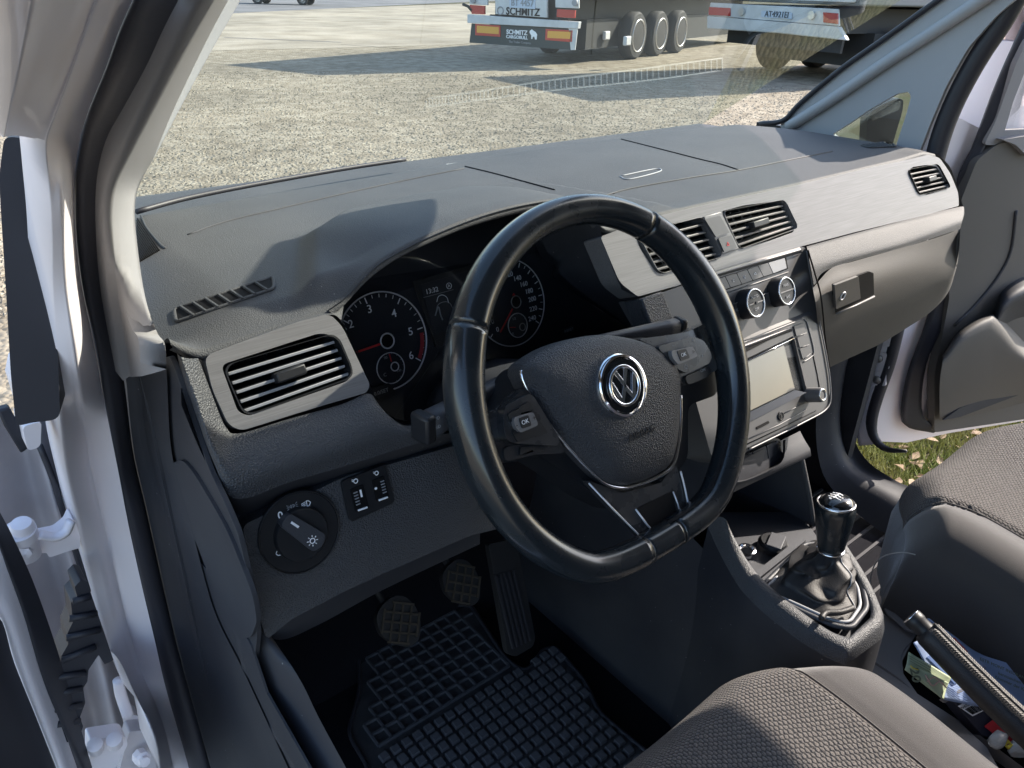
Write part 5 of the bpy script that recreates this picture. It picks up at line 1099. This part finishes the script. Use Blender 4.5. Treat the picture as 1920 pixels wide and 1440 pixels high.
tag(tube('yellow_clip',WW([(1884,1396),(1890,1390),(1896,1396),(1890,1402)],BP,.008),.0022,M['yellow'],None,8,closed=True),'small yellow clip between two crumpled wrappers','clip')
# ================================================================ SEATS
def seat(loc,label,bol=.0,wide=0):
    t=thing('upholstered_seat',V(loc)+V((0,0,-.70)),label,'seat','front seats of the van')
    X=lambda x,y,z:V(loc)+V((x,y,z))
    # cushion: cross-section across, profile along
    def zc(x,y):
        ax=abs(x); f=0
        b_=bol*sm((ax-.150)/.06)          # bolster rise
        z=-.356+b_-.012*(1-sm(abs(x)/.2))
        fr=y+.115                           # distance behind the front edge is -fr
        d=-fr
        z+=.012*sm(d/.05)-.020*sm((d-.06)/.25)
        # rounded front
        e=max(0,1-d/.055); z-=.055*(1-math.sqrt(max(0,1-e*e)))
        s_=max(0,(ax-.195)/.072); z-=.06*(1-math.sqrt(max(0,1-min(1,s_)**2)))
        return z
    def patch(name,x0,x1,y0,y1,m,nx=30,ny=50,lift=0,nar=0):
        rows=[]
        for j in range(ny):
            v_=j/(ny-1); y=y0+(y1-y0)*v_; r=[]
            for i in range(nx):
                u_=i/(nx-1); xa=x0+nar*(1-v_)**2*(1 if x0<0 else 0); xb=x1-nar*(1-v_)**2*(1 if x1>0 else 0); x=x0+(x1-x0)*u_
                r.append(X(x,y,zc(x,y)+lift))
            rows.append(r)
        return rows
    def zone(x,y): return abs(x)<.158+.018*math.sin((y+.6)*3)-.06*max(0,1-(-.115-y)/.09)**2*0
    nx,ny=84,90; V_=[];F1=[];F2=[]
    xs_=[-.267+.534*i/(nx-1) for i in range(nx)]
    ys_=[-.115-.50*((j/(ny-1))**1.6) for j in range(ny)]
    sh=0
    for y in ys_:
        for x in xs_:
            # front edge is curved back at the corners
            yy=y-.075*sm((abs(x)-.10)/.17)*(1-sm((-.115-y)/.35))
            ax=abs(x); z=zc(x,y)
            gs=.165+wide*(1-sm((-.115-y)/.12)); g=-.006*math.exp(-((ax-gs)/.0045)**2)+(.005 if ax<gs else 0)
            V_.append(X(x,yy,z+g))
    for j in range(ny-1):
        for i in range(nx-1):
            xm=(xs_[i]+xs_[i+1])/2; a_=j*nx+i; f_=(a_,a_+1,a_+nx+1,a_+nx); (F1 if abs(xm)<.165+wide*(1-sm((-.115-ys_[j])/.12)) else F2).append(f_)
    mk('cushion_centre',V_,F1,M['seat'],t,smooth=True); mk('cushion_bolster',V_,F2,M['bolster'],t,smooth=True)
    # skirt around
    edge=[j*nx+nx-1 for j in range(ny)][::-1]+[i for i in range(nx)][::-1]+[j*nx for j in range(ny)]
    ep=[V_[k] for k in edge]; 
    r2=[];r3=[]
    for p in ep:
        d=V((p.x-X(0,0,0).x,0,0)); ax=abs(d.x); o=V(((.006 if d.x>0 else -.006) if ax>.24 else 0,.006 if p.y>X(0,-.2,0).y and ax<.262 else 0,0)); r2.append(p+o+V((0,0,-.03))); r3.append(p+o*.4+V((0,0,-.13)))
    vs,fs=gridmesh([ep,r2,r3]); mk('cushion_side',vs,fs,M['bolster'],t,smooth=True)
    for sx in (-1,1): tube('piping',[X((.166+wide*(1-sm((-.115-y)/.12)))*sx,y-.075*sm((.166+wide*(1-sm((-.115-y)/.12))-.10)/.17)*(1-sm((-.115-y)/.35)),zc((.166+wide*(1-sm((-.115-y)/.12)))*sx,y)-.0005) for y in ys_[2:]],.0011,M['bolster'],t,6)
    tube('side_stitching',[X(.268*sx_,y-.05*(1-sm((-.115-y)/.35)),zc(.266,y)-.022) for sx_ in (1,) for y in ys_[::3]],.0007,M['thread'],t,5)
    y0=-.33; tube('cross_seam',[X(x,y0,zc(x,y0)+.0045) for x in [(-.16+.32*i/20) for i in range(21)]],.0014,M['bolster'],t,6)
    # seat base, backrest, headrest
    box('seat_base',X(0,-.40,-.57),(.22,0,0),(0,.20,0),(0,0,.11),M['black'],t,bev=.02)
    rows=[]
    for j in range(14):
        v_=j/13; h=-.36+.66*v_; yb=-.60-.16*v_; wd=.235-.05*v_*v_; dp=.06-.025*v_
        rows.append([X(wd*math.copysign(abs(math.cos(a))**.5,math.cos(a)),yb+dp*math.copysign(abs(math.sin(a))**.7,math.sin(a)),h) for a in [2*math.pi*k/28 for k in range(28)]])
    vs,fs=gridmesh(rows,True); fs.append(tuple(range(28))[::-1]); fs.append(tuple(range(13*28,14*28))); mk('backrest',vs,fs,M['seat'],t,smooth=True)
    box('headrest',X(0,-.79,.395),(.12,0,0),(0,.04,0),(0,0,.075),M['bolster'],t,bev=.035,label='plain cloth headrest'); 
    for sx in (-1,1): tube('headrest_post',[X(.05*sx,-.77,.28),X(.05*sx,-.79,.35)],.006,M['chrome'],t,8)
    return t
seat((0.005,.012,0),'driver seat in patterned grey brown cloth at the lower right, nearer the camera')
ps_=seat((.757,.055,.036),'passenger seat in patterned grey brown cloth beyond the handbrake',.006,.03)
tube('side_stitching',A([(1632,1110),(1634,1075),(1650,1047),(1690,1036),(1740,1050),(1830,1108),(1930,1170)],.4985),.0009,M['thread'],ps_,6,smoothpath=40)
# ================================================================ STEERING WHEEL
T_=.486; ww=V((0,math.sin(T_),math.cos(T_))); wn=V((0,-math.cos(T_),math.sin(T_))); WO=V((.0035,0,0)); WP=(WO,wn)
def wl(x,y,o=0): return WO+ex*x+ww*y+wn*o
whl=thing('steering_wheel',WO,'flat bottomed steering wheel in worn shiny black leather with a chrome ring emblem','steering wheel')
def rimR(a): # a from 12 o'clock clockwise; returns centreline point
    r=.1715; x=r*math.sin(a); y=r*math.cos(a)
    lim=-.1630
    if y<lim+.02:
        y2=lim+ (y-lim)*.35 if y<lim else y
        t_=(lim+.02-y)/.03; y=lim+.02-.0200*(1-math.exp(-max(0,t_)*1.3))
    return x,y
def rim_section(name,a0,a1,mat_,n=60,extra=0.0,m=20,par=None):
    rows=[]
    for i in range(n+1):
        a=a0+(a1-a0)*i/n; x,y=rimR(a); x2,y2=rimR(a+.01); x1,y1=rimR(a-.01); d=V((x2-x1,y2-y1)).normalized(); nr=V((-d.y,d.x)) ; nr=nr if nr.dot(V((x,y)))>0 else -nr
        deg=math.degrees(a)%360
        g=math.exp(-((deg-300)/22)**2)+math.exp(-((deg-62)/22)**2)    # thumb grips
        g2=math.exp(-((deg-270)/26)**2)+math.exp(-((deg-90)/26)**2)
        rr=.0143+.0016*g+extra; rw=.0160+.0015*g+.0022*g2+extra
        r=[]
        for k in range(m):
            t_=2*math.pi*k/m; cx=math.copysign(abs(math.cos(t_))**.86,math.cos(t_))*rr*(1.0 if math.cos(t_)>0 else 1.0+.10*g2); cz=math.copysign(abs(math.sin(t_))**.86,math.sin(t_))*rw
            r.append(wl(x+nr.x*cx,y+nr.y*cx,cz))
        rows.append(r)
    vs,fs=gridmesh(rows,True); fs.append(tuple(range(m))[::-1]); fs.append(tuple(range(n*m,(n+1)*m)))
    return mk(name,vs,fs,mat_,par or whl,smooth=True)
r_=math.radians
rim_section('rim_leather',r_(-57),r_(33),M['leather'],60)                   # top
rim_section('rim_grip',r_(33.6),r_(172),M['leather'],80,.0003)
rim_section('rim_grip',r_(188),r_(302.4),M['leather'],70,.0003)
rim_section('rim_base',r_(172.5),r_(187.5),M['leather'],14,-.0002)
rim_section('rim_seam',r_(33.1),r_(33.5),M['dark'],2,-.0002); rim_section('rim_seam',r_(302.5),r_(302.9),M['dark'],2,-.0002)
rim_section('rim_seam',r_(172),r_(172.5),M['dark'],2,-.0002); rim_section('rim_seam',r_(187.5),r_(188),M['dark'],2,-.0002)
# perforated inner face at right, with stitching along the inside of the rim
b=MB()
for i in range(150):
    a=r_(100+i*.50) if i<150 else 0
    x,y=rimR(a); k=.0138/math.hypot(x,y); p=wl(x*(1-k),y*(1-k),.0085); q=wl(x*(1-k*1.02),y*(1-k*1.02),.0020); tg=(wl(*rimR(a+.01))-wl(x,y)).normalized()
    b.seg(p+tg*.0012,q-tg*.0012,(p-wl(x,y)).normalized(),.0009,.0011)
for i in range(150):
    a=r_(190+i*.45); x,y=rimR(a); k=.0150/math.hypot(x,y); p=wl(x*(1-k),y*(1-k),.003); q=wl(x*(1-k),y*(1-k),-.002); tg=(wl(*rimR(a+.01))-wl(x,y)).normalized()
    b.seg(p+tg*.0010,q-tg*.0010,(p-wl(x,y)).normalized(),.0008,.0010)
tag(b.build('stitching',M['softleather'],whl),kind='stuff')
# airbag cover
def wt(pts,off=0): return [W(a,b_,WP,off) for a,b_ in pts]
PADO=-.006
pad=[(978,688),(1000,668),(1040,646),(1090,631),(1140,627),(1190,635),(1230,650),(1262,675),(1274,700),(1276,740),(1274,790),(1270,830),(1262,862),(1250,880),(1220,897),(1190,907),(1168,911),(1140,905),(1115,885),(1080,848),(1040,800),(1005,750),(984,712)]
c0=arc(wt(pad,PADO),96,True); m_=wl(-.004,-.012,PADO); m2=m_
rows=[]
prof=[(1.0,-.022),(1.0,-.004),(.985,.000),(.955,.004),(.90,.0085),(.80,.0135),(.66,.0175),(.50,.020),(.36,.0212),(.20,.0218),(.08,.022)]
for s,h in prof: rows.append([m_+(p-m_)*s+wn*h for p in c0])
vs,fs=gridmesh(rows,True); fs.append(tuple(range((len(rows)-1)*96,len(rows)*96))); mk('airbag_cover',vs,fs,M['pad'],whl,smooth=True)
low=arc(wt([(1276,740),(1276,790),(1272,832),(1264,866),(1251,884),(1220,901),(1190,911),(1168,915),(1139,909),(1112,888),(1077,851),(1036,803),(1001,753),(982,716),(977,694)],PADO-.003),80)
tube('spoke_edge',wt([(1104,906),(1150,955),(1205,1010),(1216,1014)],-.0105),.0009,M['edge'],whl,6)
tube('chrome_trim',low,.0019,M['chrome2'],whl,8)
text('airbag_lettering','AIRBAG',W(1204,812,WP,.0152),ex,ww,.0100,M['dark'],whl,.0003,sx=1.1)
# emblem
EC=W(1168,723,WP,.0175)
em=lathe('emblem',EC,wn,[(.0305,-.006),(.0305,.0000),(.0290,.0022),(.0270,.0026),(.0262,.0012),(.0255,-.0002),(0,-.0002)],M['chrome2'],whl,64)
lathe('emblem_field',EC+wn*.0001,wn,[(.0254,0),(.0250,.0006),(.0,.0008)],M['gloss'],em,48)
ringt('emblem_ring',EC+wn*.0022,wn,.0182,.0018,M['chrome2'],em,56,8)
def EP(x,y): return EC+ex*x*.0175+ww*y*.0175+wn*.0026
def chev(name,pts,wd):
    # mitred stroke
    P_=[V((x,y)) for x,y in pts]; Lf=[];Rt=[]
    for i,p in enumerate(P_):
        d0=(p-P_[i-1]).normalized() if i>0 else None; d1=(P_[i+1]-p).normalized() if i<len(P_)-1 else None
        if d0 is None: n_=V((-d1.y,d1.x)); k=1
        elif d1 is None: n_=V((-d0.y,d0.x)); k=1
        else:
            n0=V((-d0.y,d0.x)); n1=V((-d1.y,d1.x)); n_=(n0+n1).normalized(); k=min(2.2,1/max(.3,n_.dot(n0)))
        Lf.append(p+n_*wd*k); Rt.append(p-n_*wd*k)
    poly=[EP(q.x,q.y) for q in Lf+Rt[::-1]]; return plate(name,poly,wn,.0022,M['chrome2'],em,bev=.0005)
chev('letter_stroke',[(-.42,.88),(0,.06),(.42,.88)],.12); chev('letter_stroke',[(-.90,.44),(-.43,-.78),(0,-.06),(.43,-.78),(.90,.44)],.12)
# hub housing, spokes and switch pods
hubp=wt([(960,760),(935,772),(925,800),(942,862),(1000,850),(1050,880),(1120,930),(1180,960),(1240,920),(1290,860),(1290,760),(1345,740),(1352,690),(1300,640),(1200,632),(1080,650),(985,690)],-.022)
plate('hub_housing',rnd(hubp,.01),wn,.045,M['black'],whl,bev=.006)
def spoke(px,off,th,m,name='spoke',r=.006,bev=.003): return plate(name,rnd(wt(px,off),r),wn,th,m,whl,bev=bev)
spoke([(890,772),(905,768),(925,776),(945,764),(985,725),(1000,745),(1052,830),(1060,850),(1000,852),(945,864),(928,880),(905,860)],-.007,.014,M['gloss2'],'spoke',.008,.005)
spoke([(1195,636),(1240,630),(1290,622),(1335,600),(1352,622),(1356,660),(1345,695),(1300,712),(1280,726),(1272,700),(1240,655)],-.007,.014,M['gloss2'],'spoke',.008,.005)
# pods
pd1=spoke([(946,762),(992,738),(1002,745),(1050,822),(1046,836),(968,832),(950,826),(944,800)],.003,.012,M['gloss2'],'switch_pod')
for q in ([(952,776),(992,752),(1001,768),(958,792)],[(960,808),(1012,788),(1028,812),(970,828)]): plate('pod_button',rnd(wt(q,.005),.002),wn,.003,M['black'],pd1,bev=.0008)
rk=plate('rocker_button',rnd(wt([(963,783),(1000,772),(1010,797),(976,812),(966,800)],.0085),.003),wn,.005,M['silver'],pd1,bev=.0015)
plate('rocker_centre',rnd(wt([(973,784),(991,778),(997,798),(979,804)],.0092),.002),wn,.002,M['black'],pd1,bev=.0004)
text('button_symbol','OK',W(985,791,WP,.0096),ex,ww,.0055,M['white'],pd1,.0001); text('button_symbol','+',W(1002,784,WP,.0091),ex,ww,.007,M['dark'],pd1,.0001); text('button_symbol','-',W(969,797,WP,.0091),ex,ww,.007,M['dark'],pd1,.0001)
lb_=spoke([(944,838),(1010,828),(1018,840),(1014,850),(946,866)],-.004,.01,M['gloss2'],'switch_base'); plate('pod_button',rnd(wt([(976,838),(1018,830),(1022,842),(975,854)],-.001),.002),wn,.004,M['black'],lb_,bev=.001)
pd2=spoke([(1232,650),(1300,630),(1322,640),(1336,668),(1330,682),(1288,700),(1270,692)],.003,.012,M['gloss2'],'switch_pod')
rk=plate('rocker_button',rnd(wt([(1258,658),(1299,649),(1309,668),(1272,684),(1262,672)],.0085),.003),wn,.005,M['silver'],pd2,bev=.0015)
plate('rocker_centre',rnd(wt([(1270,658),(1287,654),(1294,671),(1277,677)],.0092),.002),wn,.002,M['black'],pd2,bev=.0004)
text('button_symbol','OK',W(1282,665,WP,.0096),ex,ww,.0055,M['white'],pd2,.0001); text('button_symbol','\u25B3' if 0 else '>',W(1301,660,WP,.0091),ex,ww,.006,M['dark'],pd2,.0001)
for q,s in (((1262,648),'~'),((1300,641),'^'),((1317,667),'v'),((1286,688),'Q')): text('button_symbol',s,W(*q,WP,.0032),ex,ww,.006,M['dim'],pd2,.0001)
lb_=spoke([(1284,706),(1330,686),(1334,696),(1330,706),(1290,722)],-.004,.01,M['black'],'switch_base'); text('button_symbol','ON',W(1318,694,WP,-.0036),ex,ww,.005,M['dim'],lb_,.0001)
# bottom double spoke in piano black, open centre
bs=spoke([(1100,900),(1168,925),(1240,905),(1268,868),(1275,900),(1292,965),(1292,990),(1272,1010),(1240,1022),(1212,1012),(1160,960)],-.012,.012,M['gloss2'],'lower_spoke',.004,.003)
bs.data.materials.append(M['gloss'])
pp_=wt([(1190,955),(1262,920),(1270,975),(1268,985),(1237,1008),(1228,1006)],-.0113)
plate('spoke_opening',rnd(pp_,.003),wn,.002,M['void'],bs,bev=0)
tube('spoke_edge',wt([(1192,955),(1214,985),(1237,1009),(1231,993),(1258,985),(1275,968),(1280,966)],-.0105),.0010,M['edge'],bs,6)
tube('spoke_edge',wt([(1262,922),(1271,945),(1277,972)],-.0105),.0009,M['edge'],bs,6); tube('spoke_edge',wt([(1276,884),(1283,910),(1292,955),(1294,982),(1290,994)],-.010),.0011,M['edge'],bs,6,smoothpath=16)
# steering column shroud and stalks
col=thing('steering_column',V((0,.12,-.02)),'dark column shroud behind the steering wheel','steering column')
rows=[]
for k,(y,rx,rz,zc_) in enumerate(((.040,.052,.046,-.040),(.075,.060,.052,-.058),(.13,.068,.058,-.086),(.22,.074,.064,-.125))):
    rows.append([V((rx*math.copysign(abs(math.cos(a))**.7,math.cos(a)),y,zc_+rz*math.copysign(abs(math.sin(a))**.7,math.sin(a)))) for a in [2*math.pi*j/40 for j in range(40)]])
vs,fs=gridmesh(rows,True); fs.append(tuple(range(40))[::-1]); mk('column_shroud',vs,fs,M['hard'],col,smooth=True)
tube('shroud_seam',[V((.073*math.cos(a),.07,-.028+.0*a)) for a in (math.pi,math.pi*.99)],.0008,M['void'],col,6)
def stalk(name,p0,p1,label,rw,rh,tip):
    t=thing(name,p0,label,'stalk','stalks behind the steering wheel')
    d=(p1-p0).normalized(); up_=V((0,0,1)); s_=d.cross(up_).normalized(); u_=s_.cross(d); rows=[]
    for k in range(9):
        v=k/8; c=p0.lerp(p1,v); a_=rw*(.75+.3*v); b_=rh*(.8+.2*v)
        rows.append([c+s_*a_*math.copysign(abs(math.cos(q))**.6,math.cos(q))+u_*b_*math.copysign(abs(math.sin(q))**.6,math.sin(q)) for q in [2*math.pi*j/20 for j in range(20)]])
    vs,fs=gridmesh(rows,True); fs.append(tuple(range(20))[::-1]); fs.append(tuple(range(8*20,9*20))); mk('stem',vs,fs,M['hard'],t,smooth=True)
    e_=box('end_cap',p1+d*tip*.5,d*tip*.5,s_*rw*1.12,u_*rh*1.1,M['black'],t,bev=.003)
    return t,d,s_,u_
PS=pl((0,.06,-.02),(0,-1,.15))
t,d,s_,u_=stalk('indicator_stalk',V((-.05,.085,-.01)),W(803,796,PS),'black indicator stalk left of the wheel with small grey lamp symbols',.010,.0125,.012)
PQ=(PS[0]+PS[1]*.010,PS[1])
for q in ((812,786),(820,784),(815,800),(822,800)): symb('lamp_symbol',q[0],q[1],PQ,'beam',.0030,t,M['dim'])
stalk('wiper_stalk',V((.06,.085,.0)),W(1268,612,PS),'black wiper stalk right of the wheel with a flat grey end',.008,.009,.010)
# ================================================================ PEDALS AND MAT
def pedal(name,px,py,P,sx,sy,rot,label):
    c=W(px,py,P); n=P[1]; x=V((1,0,0)); x=(x-n*x.dot(n)).normalized(); y=n.cross(x); cs_,sn=math.cos(rot),math.sin(rot); X_=x*cs_+y*sn; Y_=-x*sn+y*cs_
    t=thing(name,c,label,'pedal')
    out=[c+X_*a*sx+Y_*b_*sy for a,b_ in ((-.75,.8),(-.3,1),(.4,1),(.85,.7),(1,.1),(.8,-.5),(.3,-1),(-.25,-1),(-.8,-.4),(-1,.2))]
    plate('pedal_pad',rnd(out,.008),n,.012,M['pedal'],t,bev=.003)
    b=MB()
    for i in range(-3,4):
        for s_ in (-1,1):
            dd_=(X_*.7+Y_*.7*s_); pe=(X_*.7-Y_*.7*s_); o=c+pe*i*.0135
            L2=max(0,(sy*.93)**2-(i*.0135)**2)**.5*.93
            if L2>.004: b.seg(o-dd_*L2*.85+n*.0012,o+dd_*L2*.85+n*.0012,n,.0028,.0026)
    b.build('tread',M['pedalworn'],t)
    tube('pedal_arm',[c-n*.01+Y_*sy*.6,c-n*.02+Y_*sy*1.6+V((0,.02,.02)),V((c.x,c.y+.10,c.z+.22))],.005,M['dsteel'],t,8)
    return t
pedal('clutch_pedal',751,1168,pl((0,.30,-.43),(0,-1,.75)),.032,.037,.25,'left pedal, worn black rubber pad with crossed ribs')
pedal('brake_pedal',868,1095,pl((0,.31,-.41),(0,-1,.75)),.030,.036,.2,'middle pedal, worn black rubber pad with crossed ribs')
AP=pl((0,.26,-.45),(0,-1,.55)); ap=thing('accelerator_pedal',W(960,1150,AP),'long ribbed accelerator pedal beside the console','pedal')
pp('pedal_pad',[(916,1020),(968,1010),(1004,1196),(1000,1212),(966,1232),(952,1225)],AP,.012,M['pedal'],ap,r=.006,bev=.003)
q=WW([(924,1080),(966,1068),(998,1200),(958,1218)],AP,.002); b=MB()
for k in range(5): b.seg(q[0].lerp(q[1],.1+k*.2),q[3].lerp(q[2],.1+k*.2),AP[1],.0030,.004)
b.build('pedal_ribs',M['rubber'],ap)
FZ=PZ(-.690)
fm=thing('floor_mat',W(900,1330,FZ),'black rubber floor mat with a grid of ribs and raised square studs','floor mat')
mo=[(672,1195),(880,1130),(948,1235),(985,1262),(1020,1216),(1042,1214),(1098,1278),(1122,1335),(1200,1400),(1300,1480),(900,1600),(650,1560),(694,1445),(652,1375),(668,1320),(675,1290)]
pp('mat_base',mo,FZ,.004,M['mat'],fm,r=.02,bev=.001)
tube('mat_lip',rnd(WW(mo,FZ,.003),.02),.0035,M['rubber'],fm,8,closed=True)
o_=W(685,1415,FZ,.002); ue=W(945,1255,FZ,.002); ve=W(680,1295,FZ,.002); U=(ue-o_); Vv=W(640+145/3,960+180*0+1290-960-0,FZ,.002)
Ud=U.normalized(); Vd=V((-Ud.y,Ud.x,0)); cell=U.length/11.5
b=MB()
def inside(p,poly):
    c=False;n=len(poly)
    for i in range(n):
        a,b_=poly[i],poly[i-1]
        if (a.y>p.y)!=(b_.y>p.y) and p.x<(b_.x-a.x)*(p.y-a.y)/(b_.y-a.y)+a.x: c=not c
    return c
mw=WW(mo,FZ)
mc=sum(mw,V((0,0,0)))/len(mw); mi=[mc+(p-mc)*.96 for p in mw]
for i in range(-5,17):
    for j in range(0,11):
        p=o_+Ud*cell*i+Vd*cell*j
        if not inside(p,mi): continue
        if inside(p+Ud*cell,mi): b.seg(p,p+Ud*cell,V((0,0,1)),.0035,.006)
        if inside(p+Vd*cell,mi) and j<10: b.seg(p,p+Vd*cell,V((0,0,1)),.0035,.006)
b.build('mat_ribs',M['matrib'],fm)
# raised studs: one object each, sharing one mesh
s_=cell*.30; sv=[(-s_,-s_,0),(s_,-s_,0),(s_,s_,0),(-s_,s_,0),(-s_*.85,-s_*.85,.006),(s_*.85,-s_*.85,.006),(s_*.85,s_*.85,.006),(-s_*.85,s_*.85,.006)]
sf=[(4,5,6,7),(0,1,5,4),(1,2,6,5),(2,3,7,6),(3,0,4,7)]; sme=None; cnt=0
for i in range(-4,19):
    for j in range(1,22):
        p=o_+Ud*(cell*.86*(i+.5*(j%2)*0))-Vd*(cell*.86*j)-Vd*.002
        if not inside(p,mi) or cnt>290: continue
        if sme is None:
            o=mk('mat_stud',[V(q)+V(fm.location) for q in sv],sf,M['matrib'],fm); sme=o.data
        else:
            o=bpy.data.objects.new('mat_stud',sme); COL.objects.link(o); o.parent=fm
        o.location=p-V(fm.location); o.rotation_euler=(0,0,math.atan2(Ud.y,Ud.x)+random.uniform(-.04,.04)); cnt+=1
fm2=thing('floor_mat',V((.80,.2,-.70)),'ribbed black passenger floor mat partly hidden behind the gear knob','floor mat')
box('mat_base',V((.80,.12,-.703)),(.24,0,0),(0,.30,0),(0,0,.004),M['carpet'],fm2,bev=.002)  # darker than the driver mat, shadow of seat and lever painted in
b=MB()
for k in range(16): b.box(V((.80,-.16+k*.036,-.697)),(.235,0,0),(0,.003,0),(0,0,.003))
b.build('mat_ribs',M['rubber'],fm2)
# plastic tunnel strip seen right of the gear boot
